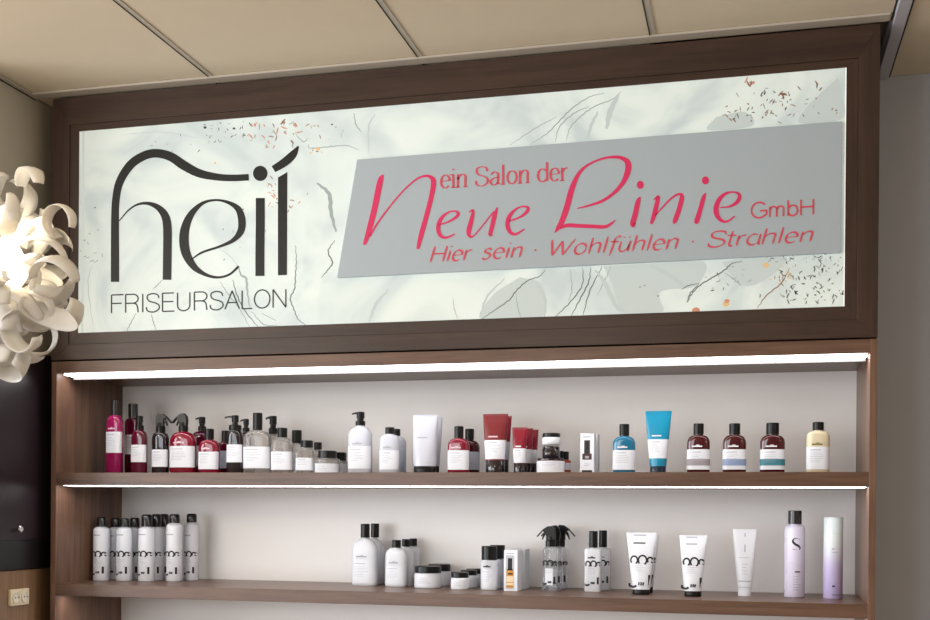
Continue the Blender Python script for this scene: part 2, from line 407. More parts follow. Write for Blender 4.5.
vein([(325, 120), (320, 210), (255, 300), (180, 373)], .8, 2, s, 520, 245); vein([(260, 125), (268, 230), (250, 290)], .6, 1, s, 520, 245)
vein([(470, 110), (440, 180), (400, 260)], .6, 1, s, 520, 245); vein([(390, 130), (440, 200), (500, 320), (540, 345)], 3.2, 3, s, 520, 245)
vein([(680, 110), (780, 160), (850, 215)], 3.4, 3, s, 520, 245)
vein([(925, 200), (880, 250), (862, 300)], .8, 2, s, 520, 245); vein([(835, 230), (870, 210), (925, 198)], .7, 2, s, 520, 245)
s = 4.65
vein([(430, 100), (380, 110), (340, 145), (240, 205), (195, 250), (175, 290)], .9, 2, s, 650, 240)
vein([(345, 150), (400, 190), (425, 215)], .8, 1, s, 650, 240); vein([(500, 316), (540, 260), (610, 200), (650, 130)], .8, 5, s, 650, 240)
s = 5.8125
vein([(705, 182), (650, 230), (560, 265), (490, 310), (410, 390), (385, 470)], .8, 1, s, 500, 60)
vein([(610, 192), (520, 215), (420, 280), (340, 360), (270, 430), (175, 490)], .9, 1, s, 500, 60)
vein([(520, 270), (430, 310), (345, 390), (322, 475)], .8, 1, s, 500, 60); vein([(330, 330), (200, 400), (60, 493)], .6, 1, s, 500, 60)
vein([(570, 300), (530, 380), (510, 460)], 2.2, 3, s, 500, 60); vein([(690, 200), (640, 300), (620, 400)], 4, 3, s, 500, 60)
s = 4.65
vein([(715, 105), (725, 160), (750, 195)], .8, 1, s, 200, 90); vein([(815, 110), (785, 170), (785, 290)], 1.2, 3, s, 200, 90)
vein([(440, 200), (480, 240), (502, 225)], .7, 1, s, 200, 90); vein([(505, 250), (512, 270), (590, 265), (680, 258), (740, 280)], .7, 1, s, 200, 90)
vein([(317, 183), (329, 194), (331, 212), (336, 232)], 3.0, 1, 1, 0, 0); vein([(120, 135), (160, 132), (200, 138)], .6, 3, 1, 0, 0)
vein([(92, 265), (88, 285), (93, 325)], .8, 3, 1, 0, 0)
random.seed(5)
def flakes(n, x0, x1, y0, y1, mis, size=1.5, cl=None):
    for k in range(n):
        x = random.uniform(x0, x1); y = random.uniform(y0, y1)
        if cl:
            c_ = random.choice(cl); x = random.gauss(c_[0], c_[2]); y = random.gauss(c_[1], c_[3])
            if not (x0 < x < x1 and y0 < y < y1): continue
        a = random.uniform(0, PI); l = random.uniform(.5, 1.6) * size * 1.15; w = random.uniform(.4, .95) * size
        bend = random.uniform(-.5, .5) * w
        P = [(x - l * math.cos(a), y - l * math.sin(a), w * .5), (x - bend * math.sin(a), y + bend * math.cos(a), w), (x + l * math.cos(a), y + l * math.sin(a), w * .4)]
        strip(b, ribbon2d(P), on_panel(.0004), random.choice(mis))
top = lambda x: 131.5 - (x - 78) * (64.5 / 768.5)
bot = lambda x: 332 - (x - 78) * (25 / 766.5)
flakes(34, 202, 250, 121, 142, [4, 4, 8], 1.0); flakes(34, 250, 300, 121, 150, [5, 6, 6, 8], 1.9); flakes(16, 300, 345, 124, 160, [5, 6, 8, 7], 1.4)
flakes(22, 262, 312, 165, 215, [5, 6, 6], 1.5, [(272, 190, 3, 8), (295, 205, 8, 6)])
flakes(12, 150, 210, 134, 155, [4, 8], .9); flakes(16, 80, 108, 232, 272, [4, 5, 8], 1.2, [(86, 242, 2, 7), (98, 262, 6, 4)])
flakes(10, 215, 275, 200, 260, [4, 8], 1.0)
flakes(75, 712, 842, 78, 123, [4, 4, 8, 5, 5], 1.6, [(740, 118, 14, 7), (765, 100, 14, 10), (785, 90, 14, 8), (800, 105, 18, 10), (770, 113, 25, 5)])
flakes(6, 745, 758, 78, 84, [5, 6], 2.0); flakes(5, 780, 786, 92, 100, [5], 2.2)
flakes(85, 780, 843, 256, 303, [4, 4, 4, 8], 1.6); flakes(34, 765, 843, 254, 262, [4, 8], 1.0)
flakes(26, 700, 780, 264, 296, [4, 8, 8], 1.3, [(715, 280, 8, 8), (735, 272, 6, 5), (770, 290, 12, 8)])
flakes(26, 762, 796, 262, 292, [5, 7, 7], 1.4, [(788, 272, 3, 4), (778, 282, 4, 4)])
for (x, y, r, mi) in [(726, 304, 3.4, 7), (727, 301, 2.6, 6), (696, 310.5, 4, 6), (694, 310, 2, 7), (766, 265, 3.2, 7), (284, 129.5, 0, 7), (215, 163, 1.2, 7), (318, 149, 2, 7), (640, 287, .7, 4), (644.5, 285.5, .7, 4), (658, 296, .8, 4), (95, 207.5, .8, 4), (332, 124.5, 1, 4), (205, 127.5, 1.6, 4), (234, 128.5, 1.4, 4), (98, 230, .6, 4)]:
    if r: disc(b, x, y, r, r * .8, on_panel(.0004), mi, 9)
def patch2(pts, mi=11):
    P = [p[:2] for p in catmull([list(p) + [0] for p in pts + [pts[0]]], 6)][:-1]
    b.add([on_panel(.00015)(*p) for p in P], [tuple(range(len(P)))], mi)
patch2([(603, 266), (612, 284), (618, 304), (626, 314), (645, 313), (663, 311.5), (660, 300), (660, 292), (672, 289), (690, 288), (701, 281), (704, 262), (660, 263)])
patch2([(722, 262), (745, 258), (785, 257), (776, 272), (757, 284), (742, 285), (731, 275)])
patch2([(838, 78), (843, 98), (842, 119), (800, 123), (806, 108), (822, 92)]); patch2([(716, 117), (745, 112), (752, 126), (708, 130)])
patch2([(520, 277), (542, 285), (541, 318), (482, 320), (492, 296)])
# light strip along the panel's right edge, soft strip at its left
def quad(px, mi, off): b.add([on_panel(off)(*p) for p in px], [(0, 1, 2, 3)], mi)
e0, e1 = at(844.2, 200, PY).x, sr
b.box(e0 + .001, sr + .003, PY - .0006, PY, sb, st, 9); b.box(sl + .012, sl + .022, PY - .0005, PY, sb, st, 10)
panel = inS(b, 'sign_panel', [M_MARBLE, M_VEIN, M_VEIN2, M_VEINF] + M_FL + [M_EDGE, M_SIGNL, printed('print_patch_grey', (190, 201, 200), .3)], smooth=0)
panel['label'] = 'backlit panel printed with grey veined marble and copper flakes'

# black logo lettering
LY = .0012
b = MB(); sx = 2.885
fL = on_panel(LY)
q = lambda pts, n=8: strip(b, ribbon2d(catmull([(80 + x / sx, 120 + y / sx, w / sx) for x, y, w in pts], n)), fL)
q([(101, 467, 24), (101, 400, 24), (101, 300, 23), (103, 235, 22), (114, 180, 23), (145, 130, 25), (185, 103, 25), (222, 96, 25), (262, 106, 26), (300, 131, 27), (345, 154, 24), (400, 165, 20), (445, 167, 19), (487, 165, 19)])
disc(b, 80 + 520 / sx, 120 + 154 / sx, 21 / sx, 22 / sx, fL)
q([(558, 142, 20), (590, 122, 24), (614, 100, 22), (630, 76, 5)])
q([(520, 225, 26), (520, 300, 26), (519, 380, 26), (519, 450, 26)])
b.add([fL(80 + x / sx, 120 + y / sx) for x, y in [(571, 166), (598, 150), (597, 447), (571, 448)]], [(0, 1, 2, 3)])
q([(113, 291, 3), (140, 260, 4), (168, 243, 6), (198, 241, 10), (226, 253, 17), (245, 276, 23), (252, 310, 25), (252, 380, 25), (251, 461, 25)])
q([(320, 403, 3), (352, 382, 6), (400, 366, 7), (440, 348, 12), (463, 322, 20), (467, 290, 22), (457, 258, 18), (430, 239, 10), (392, 231, 6), (352, 241, 10), (318, 276, 20), (301, 325, 27), (304, 378, 27), (326, 420, 20), (358, 444, 11), (395, 454, 7), (430, 446, 6), (458, 422, 7)])
o = inS(b, 'logo_lettering', M_VINYL, par=panel, smooth=0); o['label'] = 'large black letters reading heil'
b = MB(); text2d(b, 'FRISEURSALON', (110.6, 313.2), (287.6, 307.2), 18.2, on_panel(LY), 'sans', 1.25)
o = inS(b, 'tagline_lettering', M_VINYL, par=panel, smooth=0); o['label'] = 'thin black letters reading FRISEURSALON'

def words(mk, s_, P0, P1, *a, **k):
    tot = sum(GL[c][0] for c in s_) - .08; cur = 0
    for wd in s_.split(' '):
        n = sum(GL[c][0] for c in wd)
        f0, f1 = cur / tot, (cur + n - .08) / tot
        q0 = (P0[0] + (P1[0] - P0[0]) * f0, P0[1] + (P1[1] - P0[1]) * f0); q1 = (P0[0] + (P1[0] - P0[0]) * f1, P0[1] + (P1[1] - P0[1]) * f1)
        b_ = MB(); text2d(b_, wd, q0, q1, *a, **k); mk(b_, wd); cur += n + GL[' '][0]
# grey plate fixed in front of the panel
PLY = -.012
c4 = [at(337, 277.5, PLY), at(841, 252.5, PLY), at(843, 121, PLY), at(357, 159.5, PLY)]
c4[1].x = min(c4[1].x, sr - .012); c4[2].x = min(c4[2].x, sr - .012)
b = MB(); b.prism([(p.x, p.z) for p in c4], PLY, PY - .004)
PLT = empty('sign_plate', (c4[0].x, PLY, c4[0].z), 'grey slanted plate with pink lettering Neue Linie GmbH mounted on the marble sign', 'sign plate')
def inP(b, name, m_, **k):
    o = b.build(name, m_, PLT, **k); o.location = -Vector(PLT.location); return o
inP(b, 'plate', M_PLATE, bevel=.001, smooth=0)
for sxp in (.3, 1.3):           # stand-offs behind the plate, touching the panel
    bb = MB(); bb.box(c4[0].x + sxp - .01, c4[0].x + sxp + .01, PY - .0042, PY, ZO + .85, ZO + .87); inP(bb, 'spacer', M_ALU)
fP = lambda x, y: at(x, y, PLY - .0012)
b = MB()
def pl(pts, ox, oy, sc, n=8): strip(b, ribbon2d(catmull([(ox + x / sc, oy + y / sc, w / sc) for x, y, w in pts], n)), fP)
A = (350, 160, 4.65)
pl([(155, 68, 6), (140, 100, 26), (115, 220, 27), (90, 320, 25), (72, 378, 18), (64, 394, 9)], *A)
pl([(92, 355, 8), (130, 290, 8), (190, 210, 7), (250, 140, 7), (305, 92, 8), (340, 76, 10), (368, 76, 14), (388, 100, 24), (378, 170, 22), (355, 260, 22), (330, 350, 22), (315, 414, 14)], *A)
pl([(412, 302, 7), (455, 288, 8), (490, 268, 12), (503, 250, 14), (490, 238, 8), (458, 243, 8), (425, 270, 16), (410, 310, 20), (418, 348, 17), (445, 361, 11), (487, 345, 6)], *A)
pl([(552, 242, 4), (572, 235, 12), (564, 280, 20), (552, 330, 22), (556, 354, 14), (575, 352, 7), (620, 300, 6), (668, 240, 7)], *A)
pl([(685, 220, 6), (672, 260, 20), (660, 310, 20), (652, 345, 18), (662, 350, 5)], *A)
pl([(735, 285, 7), (785, 268, 9), (818, 245, 14), (828, 225, 14), (812, 216, 8), (778, 224, 8), (745, 255, 17), (732, 295, 21), (742, 332, 18), (768, 345, 12), (810, 322, 6)], *A)
B_ = (540, 140, 6.2)
pl([(230, 424, 6), (290, 410, 12), (380, 380, 17), (450, 335, 20), (510, 270, 26), (542, 200, 36), (545, 145, 36), (520, 118, 26), (478, 106, 20), (410, 110, 14), (340, 132, 12), (275, 170, 16), (230, 225, 24), (195, 310, 34), (165, 420, 36), (135, 505, 34), (112, 545, 26), (90, 576, 3)], *B_)
pl([(120, 552, 6), (165, 530, 24), (240, 532, 24), (330, 536, 24), (400, 538, 22), (435, 522, 16), (468, 496, 5)], *B_)
pl([(622, 352, 6), (608, 380, 28), (590, 460, 32), (575, 520, 34), (590, 528, 22)], *B_)
disc(b, 540 + 621 / 6.2, 140 + 278 / 6.2, 21 / 6.2, 25 / 6.2, fP)
D_ = (650, 160, 7.75)
pl([(28, 310, 6), (62, 285, 24), (55, 330, 34), (30, 430, 36), (8, 495, 20)], *D_)
pl([(40, 430, 8), (80, 385, 11), (150, 310, 14), (205, 270, 16), (240, 268, 24), (245, 300, 36), (225, 380, 36), (195, 465, 36), (182, 492, 16)], *D_)
pl([(432, 255, 6), (415, 290, 30), (390, 380, 34), (362, 470, 38), (350, 492, 18)], *D_)
disc(b, 650 + 429 / 7.75, 160 + 158 / 7.75, 27 / 7.75, 31 / 7.75, fP)
pl([(545, 368, 10), (610, 362, 14), (665, 335, 26), (692, 295, 30), (685, 262, 22), (645, 248, 12), (590, 258, 20), (540, 300, 32), (512, 370, 40), (520, 430, 36), (555, 470, 24), (600, 475, 16), (658, 434, 8)], *D_)
inP(b, 'headline_lettering', M_PINK, smooth=0)['label'] = 'large pink letters reading Neue Linie'
words(lambda b_, wd: inP(b_, 'upper_word', M_PINK2, smooth=0).__setitem__('label', 'small pink serif word ' + wd), 'ein Salon der', (440.6, 188.3), (567.5, 180.2), 19, fP, 'serif', 2.0)
b = MB(); text2d(b, 'GmbH', (751, 218.3), (815, 214.2), 15.4, fP, 'sans', 1.8)
inP(b, 'company_lettering', M_PINK2, smooth=0)['label'] = 'small pink letters reading GmbH'
base_y = lambda x: 262.2 - (x - 429.5) * (20.8 / 385.5)
for wd, xa, xb in (('Hier', 429.5, 469), ('sein', 481.5, 521), ('·', 533.5, 537), ('Wohlfühlen', 548, 677), ('·', 691, 694.5), ('Strahlen', 707, 812)):
    b = MB()
    if wd == '·': disc(b, (xa + xb) / 2, base_y(xa) - 6.5, 1, 1, fP, 0, 10); inP(b, 'slogan_dot', M_PINK2, smooth=0); continue
    text2d(b, wd, (xa, base_y(xa)), (xb, base_y(xb)), 15.5, fP, 'script', 2.1, slant=.3); inP(b, 'slogan_word', M_PINK2, smooth=0)['label'] = 'pink script word ' + wd


# ================================================================== left wall fittings
XW = -.08
Pz = lambda px, py, Xp=-.05: onX(px, py, Xp).z
zt1 = Pz(50.5, 356); zl = Pz(14, 540.5); zb1 = Pz(50, 567.3)
D = empty('wall_cabinet', (XW, -.1, zb1), 'flat black satin cabinet on the side wall left of the shelves', 'cabinet')
dl = Vector(D.location)
def inD(b, n, m_, par=D, **k):
    o = b.build(n, m_, par, **k)
    if par is D: o.location = -dl
    return o
b = MB(); b.box(XW, -.054, -.355, .2, zb1, zt1); inD(b, 'body', M_DARK2, bevel=.001)
b = MB(); b.box(-.0535, -.048, -.355, .2, zl + .0015, zt1 - .001); door = inD(b, 'door', M_DARK, bevel=.001)
b = MB(); b.box(-.0535, -.048, -.355, .2, zb1 + .001, zl - .0015); inD(b, 'lower_panel', M_DARK2, bevel=.001)
kp = onX(16, 529, -.048)
b = MB(); b.loft([(0, .006, .006), (.012, .006, .006), (.014, .012, .012), (.02, .0135, .0135), (.024, .009, .009)], 20)
kb = b.build('knob', M_CHROME, door, loc=(-.048, kp.y, kp.z)); kb.rotation_euler = (0, PI / 2, 0); kb['label'] = 'small chrome knob'
b = MB(); b.box(XW, -.054, -.355, .2, 0, zb1 - .002)
o = b.build('wood_wall_panel', WOODL, None, .001); o.location = (0, 0, 0); tag(o, 'light walnut panel on the side wall under the black cabinet', 'wall panel')
p0 = onX(9, 600, -.05); p1 = onX(27.5, 588, -.05); p2 = onX(27.5, 604, -.05)
K = empty('wall_socket', (-.054, (p0.y + p1.y) / 2, (p1.z + p2.z) / 2), 'ivory double wall socket on the light wood panel', 'socket', rz=0)
hw, hh = abs(p1.y - p0.y) / 2, abs(p1.z - p2.z) / 2
b = MB(); b.box(0, .012, -hw, hw, -hh, hh); b.build('plate', M_SOCK, K, .002)
for s_ in (-1, 1):
    b = MB(); b.loft([(0, .021, .021), (.004, .021, .021), (.0041, .017, .017), (.0015, .0165, .0165)], 24, cap=True)
    o = b.build('outlet', mat('socket_white', (240, 234, 216), .3), K, loc=(.0122, s_ * hw * .48, 0)); o.rotation_euler = (0, PI / 2, 0)
    for k in (-1, 1):
        b = MB(); b.loft([(0, .0025, .0025), (.0012, .0025, .0025)], 10); b.build('pin_hole', M_INK, o, loc=(0, k * .008, .0044))

# ================================================================== ribbon pendant lamp
LYY = -1.6
lc = at(-10, 272, LYY); kpx = (at(90, 272, LYY).x - lc.x) / 100
PL = empty('pendant_lamp', lc, 'white pendant lamp of curled translucent ribbons glowing warm, hanging at the left', 'lamp')
def ribbon_mat():
    m = bpy.data.materials.new('ribbon_translucent'); m.use_nodes = True; nt = m.node_tree
    out = nt.nodes['Material Output']; p = nt.nodes['Principled BSDF']
    p.inputs['Base Color'].default_value = srgb(238, 237, 234); p.inputs['Roughness'].default_value = .35
    t = nt.nodes.new('ShaderNodeBsdfTranslucent'); t.inputs['Color'].default_value = srgb(250, 240, 218)
    mx = nt.nodes.new('ShaderNodeMixShader'); mx.inputs['Fac'].default_value = .22
    nt.links.new(p.outputs[0], mx.inputs[1]); nt.links.new(t.outputs[0], mx.inputs[2]); nt.links.new(mx.outputs[0], out.inputs['Surface'])
    return m
M_RIB = ribbon_mat()
def curl(center, axis, start, r0, r1, sweep, width, twist=0):
    axis = axis.normalized(); u = (start - axis * start.dot(axis)).normalized(); v = axis.cross(u)
    n = 22; b = MB(); vs = []
    for i in range(n + 1):
        t = i / n; a = sweep * t; r = r0 + (r1 - r0) * t
        c = center + (u * math.cos(a) + v * math.sin(a)) * r + axis * (twist * t)
        w = width * (math.sin(PI * min(1, max(0, .09 + t * .82))) ** .45)
        for k in (-1, -.33, .33, 1):
            vs.append(c + axis * (w / 2 * k) + (u * math.cos(a) + v * math.sin(a)) * (.004 * (1 - k * k)))
    fs = [(4 * i + k, 4 * i + k + 1, 4 * i + k + 5, 4 * i + k + 4) for i in range(n) for k in range(3)]
    b.add(vs, fs); o = b.build('ribbon', M_RIB, PL, smooth=80)
    md = o.modifiers.new('solid', 'SOLIDIFY'); md.thickness = .0012
    return o
random.seed(21)
RX, RZ = 66 * kpx, 80 * kpx
N = 92
for i in range(N):
    z = 1 - 2 * (i + .5) / N; a = i * 2.39996 + random.uniform(-.25, .25); rr = math.sqrt(1 - z * z)
    d = Vector((rr * math.cos(a), rr * math.sin(a), z))
    c = Vector((d.x * RX, d.y * RX, d.z * RZ)) * random.uniform(.62, .92)
    ax = Vector((random.gauss(0, 1), random.gauss(0, 1), random.gauss(0, 1)))
    ax = (ax - d * ax.dot(d) * .85)
    r0 = random.uniform(.034, .055); curl(c, ax, d + .5 * Vector((random.gauss(0, 1), random.gauss(0, 1), random.gauss(0, .5))), r0, r0 * random.uniform(.75, 1.2), random.uniform(2.6, 4.6), random.uniform(.03, .047), random.uniform(-.03, .03))
def lamp_curl(px, py, dy, axis, start, r, sweep, w):
    p = at(px, py, LYY + dy) - lc; curl(p, Vector(axis), Vector(start), r, r * .92, sweep, w)
lamp_curl(60, 222, -.02, (.1, 1, .1), (-.6, 0, -1), .034, 4.6, .035)
lamp_curl(48, 306, -.06, (.15, .3, 1), (1, -.4, 0), .068, 3.6, .05)
lamp_curl(56, 282, -.07, (.0, 1, .5), (-1, 0, .2), .05, 3.0, .05)
lamp_curl(30, 186, -.05, (.5, 1, .1), (-1, 0, .1), .036, 3.0, .04)
lamp_curl(10, 362, -.03, (.1, .5, 1), (1, -1, 0), .034, 6.0, .06)
lamp_curl(22, 330, -.07, (.3, 1, .4), (1, 0, -.3), .042, 4.2, .045)
b = MB(); b.loft([(-.045, .008, .008), (-.04, .02, .02), (-.02, .033, .033), (0, .038, .038), (.02, .033, .033), (.045, .018, .018), (.06, .014, .014)], 24)
b.build('bulb', mat('bulb_glow', (255, 240, 210), .4, emis=(255, 236, 205), es=5), PL, loc=at(10, 268, LYY - .04) - lc)
hz = ZC - lc.z
b = MB(); b.loft([(.3, .003, .003), (hz - .02, .003, .003)], 10); b.build('cord', M_WHT, PL)
b = MB(); b.loft([(hz - .028, .03, .03), (hz - .02, .05, .05), (hz - .004, .055, .055)], 24); b.build('ceiling_rose', M_WHT, PL)
bulb = bpy.data.lights.new('bulb_light', 'POINT'); bulb.energy = 1.3; bulb.color = (1, .88, .7); bulb.shadow_soft_size = .05
lo = bpy.data.objects.new('bulb_light', bulb); C.objects.link(lo); lo.parent = PL; lo.location = (at(10, 268, LYY - .04) - lc) + Vector((0, 0, .09))

# ================================================================== products on the shelves
class Body:
    def __init__(s, prof): s.p = [tuple(p) if len(p) > 3 else tuple(p) + (2,) for p in prof]
    def sec(s, z):
        P = s.p
        if z <= P[0][0]: return P[0][1:]
        for a, b_ in zip(P, P[1:]):
            if a[0] <= z <= b_[0]:
                t = (z - a[0]) / (b_[0] - a[0] or 1)
                return tuple(a[i] + (b_[i] - a[i]) * t for i in (1, 2, 3))
        return P[-1][1:]
    def y(s, x, z):
        rx, ry, n = s.sec(z); u = min(.999, abs(x) / max(rx, 1e-5)); return -ry * (1 - u ** n) ** (1 / n)
    def patch(s, mb, z0, z1, f0=-.97, f1=.97, mi=0, off=.0004):
        zs = sorted(set([z0, z1] + [p[0] for p in s.p if z0 < p[0] < z1])); nx = 14; vs = []
        for z in zs:
            rx, ry, n = s.sec(z)
            for k in range(nx + 1):
                u = f0 + (f1 - f0) * k / nx; u = math.sin(u * PI / 2) if abs(f0) > .7 else u
                x = rx * u; yy = s.y(x, z)
                vs.append((x * (1 + off / rx), yy - off, z))
        fs = [(i * (nx + 1) + k, i * (nx + 1) + k + 1, (i + 1) * (nx + 1) + k + 1, (i + 1) * (nx + 1) + k) for i in range(len(zs) - 1) for k in range(nx)]
        mb.add(vs, fs, mi)
    def dash(s, mb, x0, x1, z, h, mi=1, off=.0008):
        n = max(1, int((x1 - x0) / .006)); vs = []
        for k in range(n + 1):
            x = x0 + (x1 - x0) * k / n; yy = s.y(x, z) - off; vs += [(x, yy, z - h / 2), (x, yy, z + h / 2)]
        mb.add(vs, [(2 * k, 2 * k + 2, 2 * k + 3, 2 * k + 1) for k in range(n)], mi)
    def print_rows(s, mb, x0, x1, ztop, rows, pitch, h, mi=1, off=.0008, rng=random):
        for r in range(rows):
            x = x0; z = ztop - r * pitch; end = x0 + (x1 - x0) * rng.uniform(.55, 1)
            while x < end:
                l = rng.uniform(.0025, .008); s.dash(mb, x, min(end, x + l), z, h, mi, off); x += l + .0012
    def stroke(s, mb, pts, w, mi=1, off=.0009, n=6):
        P = catmull([(x, z, w) for x, z in pts], n) if len(pts) > 2 else [(x, z, w) for x, z in pts]
        strip(mb, ribbon2d([(p[0], p[1], w) for p in P]), lambda x, z: (x, s.y(x, z) - off, z), mi)
YM = lambda z0: 446 if z0 > ZO - .2 else 556
def vang(x, Y): return math.atan2(x - cam_loc.x, Y - cam_loc.y)
def locate(x0, x1, z0, Y=None, yb=None, ratio=.7):
    xc = (x0 + x1) / 2
    if Y is None:
        Yf = max(.006, onZ(xc, yb, z0).y); Y = Yf + .03
        for _ in range(3): Y = Yf + abs(at(x1, YM(z0), Y).x - at(x0, YM(z0), Y).x) / 2 * ratio
    a, c = at(x0, YM(z0), Y), at(x1, YM(z0), Y)
    th = vang((a.x + c.x) / 2, Y)
    return Vector(((a.x + c.x) / 2, Y, z0)), (c.x - a.x) / 2 * math.cos(th) / math.sqrt(math.cos(th) ** 2 + (ratio * math.sin(th)) ** 2)
Z1 = ZO + s1t; Z2 = ZO + s2t
def zz(xc, y, Y, z0): return at(xc, y, Y).z - z0
def dome(zs, r0, r1, z1, ratio, n0=2.6, k=6, bulge=1.0):
    out = []
    for i in range(k + 1):
        a = PI / 2 * i / k
        out.append((zs + (z1 - zs) * math.sin(a), r1 + (r0 - r1) * math.cos(a) ** bulge, ratio * (r1 + (r0 - r1) * math.cos(a) ** bulge) + (1 - ratio) * r1 * math.sin(a), n0 + (2 - n0) * i / k))
    return out
def cap_prof(z0, z1, r, taper=1, rr=.0015):
    return [(z0, r, r), (z1 - rr, r * taper, r * taper), (z1, r * taper - rr, r * taper - rr)]
rngp = random.Random(3)
def label_part(body, T_, H, x_half, zt_, zb_, lm, par, brand=True, band=None, seed=0, rows=None):
    """paper label between two heights with its fine print"""
    rg = random.Random(seed); b = MB(); body.patch(b, zb_, zt_, mi=0)
    mats = [lm, M_INKG, M_INK]
    h = zt_ - zb_; w = x_half * .7
    if band: body.patch(b, zb_ + h * band[1], zb_ + h * band[2], mi=3, off=.0007); mats.append(band[0])
    if brand: body.dash(b, -w, w * .35, zt_ - h * .14, .0022, 1)
    body.print_rows(b, -w, w * .8, zt_ - h * .28, rows or max(2, int(h * .5 / .006)), .0058, .0011, 1, rng=rg)
    return b.build('label', mats, par, smooth=60)
def pump(par, z0, z1, r, face=-1, m_=None, fat=False):
    m_ = m_ or M_BLK; h = z1 - z0; b = MB()
    hr = r * (.82 if fat else .55)
    b.loft([(z0, r, r), (z0 + h * .3, r, r), (z0 + h * .34, r * .8, r * .8), (z0 + h * .36, hr * .8, hr * .8), (z0 + h * .52, hr * .8, hr * .8), (z0 + h * .54, hr, hr), (z0 + h * .97, hr, hr), (z0 + h, hr * .85, hr * .85)], 24)
    b.build('pump_collar', m_, par)
    b = MB(); L = r * 1.75
    t = z0 + h * .97
    pts = [(-hr * .8, t - h * .16), (-hr * .8, t), (L * .6, t), (L, t - h * .07), (L, t - h * .17), (L * .82, t - h * .12), (L * .5, t - h * .14)]
    pts = [(x * face, z) for x, z in pts]
    if face < 0: pts = pts[::-1]
    b.prism(pts, -hr * .45, hr * .45); b.build('nozzle', m_, par, .0008, 0)
def trigger(par, z0, z1, r, face=-1, m_=None):
    m_ = m_ or M_BLK; h = z1 - z0; b = MB()
    b.loft([(z0, r, r), (z0 + h * .28, r, r), (z0 + h * .32, r * .72, r * .72), (z0 + h * .5, r * .66, r * .66)], 24); b.build('collar', m_, par)
    s_ = h / 1.0
    P = [(-.36, .3), (-.42, .62), (-.34, .86), (-.1, 1.0), (.25, .98), (.6, .84), (1.12, .5), (1.06, .46), (.66, .74), (.4, .7), (.34, .5), (.34, .3)]
    P = [(x * s_ * .6 * face, z0 + z * s_) for x, z in P]
    if face < 0: P = P[::-1]
    b = MB(); b.prism(P[::-1], -r * .5, r * .5); b.build('spray_head', m_, par, .0012, 0)
    Q = [(.4, .72), (.56, .66), (.66, .46), (.7, .34), (.64, .32), (.54, .46), (.4, .58)]
    Q = [(x * s_ * .6 * face, z0 + z * s_) for x, z in Q]
    if face < 0: Q = Q[::-1]
    b = MB(); b.prism(Q[::-1], -r * .28, r * .28); b.build('trigger', m_, par, .0008, 0)

def bottle(label, group, x0, x1, ysh, yneck, ytop, cx0, cx1, bm, z0=Z1, Y=None, yb=None, ratio=.62, capm=None, top='cap', labels=(), brand=None, n=3.0, face=-1, name='shampoo_bottle', cat='bottle', waist=0, seed=1, art=0, collar=0, capoff=True, bulge=1.0):
    loc, hw = locate(x0, x1, z0, Y, yb, ratio); xc = (x0 + x1) / 2; Y = loc.y
    Zf = lambda y: zz(xc, y, Y, z0)
    zsh, znk, ztp = Zf(ysh), Zf(yneck), Zf(ytop)
    cr = (at(cx1, YM(z0), Y).x - at(cx0, YM(z0), Y).x) / 2 * math.cos(vang(loc.x, Y)); co = at((cx0 + cx1) / 2, YM(z0), Y).x - loc.x
    if abs(co) < .004: co = 0
    if not capoff: co = 0
    t = empty(name, loc, label, cat, group)
    nr = min(cr * .86, hw * .9); e = min(.004, hw * .1)
    prof = [(0, hw - e, (hw - e) * ratio, n), (e * .5, hw - e * .3, hw * ratio - e * .3, n), (e, hw, hw * ratio, n)]
    if waist: prof += [(zsh * .15, hw, hw * ratio, n), (zsh * .3, hw * (1 - waist), hw * ratio * (1 - waist), n), (zsh * .42, hw * (1 - waist * .6), hw * ratio * (1 - waist * .6), n), (zsh * .55, hw, hw * ratio, n)]
    prof += dome(zsh, hw, nr, znk - .002, ratio, n, 7, bulge) + [(znk + .001, nr, nr, 2)]
    bd = Body(prof); mb = MB(); mb.loft(bd.p, 40); mb.build('body', bm, t, smooth=50)
    for i, (ya, yb_, lm, *rest) in enumerate(labels):
        label_part(bd, None, None, hw, Zf(ya), Zf(yb_), lm, t, band=rest[0] if rest else None, seed=seed + i)
    if brand:
        b = MB(); bd.dash(b, -hw * .55, hw * .35, Zf(brand[0]), .0045, 0); bd.dash(b, -hw * .2, hw * .1, Zf(brand[0]) + .004, .0024, 0)
        b.build('brand_print', brand[1], t)
    if art:
        art_print(bd, t, hw, zsh * art, seed)
    cm = capm or M_BLK
    sub = t
    if top == 'cap':
        b = MB(); b.loft(cap_prof(znk, ztp, cr), 28, cx=co)
        if cr > .008: b.loft([(znk + (ztp - znk) * .62, cr * 1.012, cr * 1.012), (znk + (ztp - znk) * .64, cr * 1.012, cr * 1.012)], 28, cx=co, cap=False)
        b.build('cap', cm, t)
    elif top == 'pump': pump(t, znk, ztp, cr, face, cm)
    elif top == 'fatpump': pump(t, znk, ztp, cr, face, cm, True)
    elif top == 'trigger': trigger(t, znk, ztp, cr, face, cm)
    return t, bd, hw
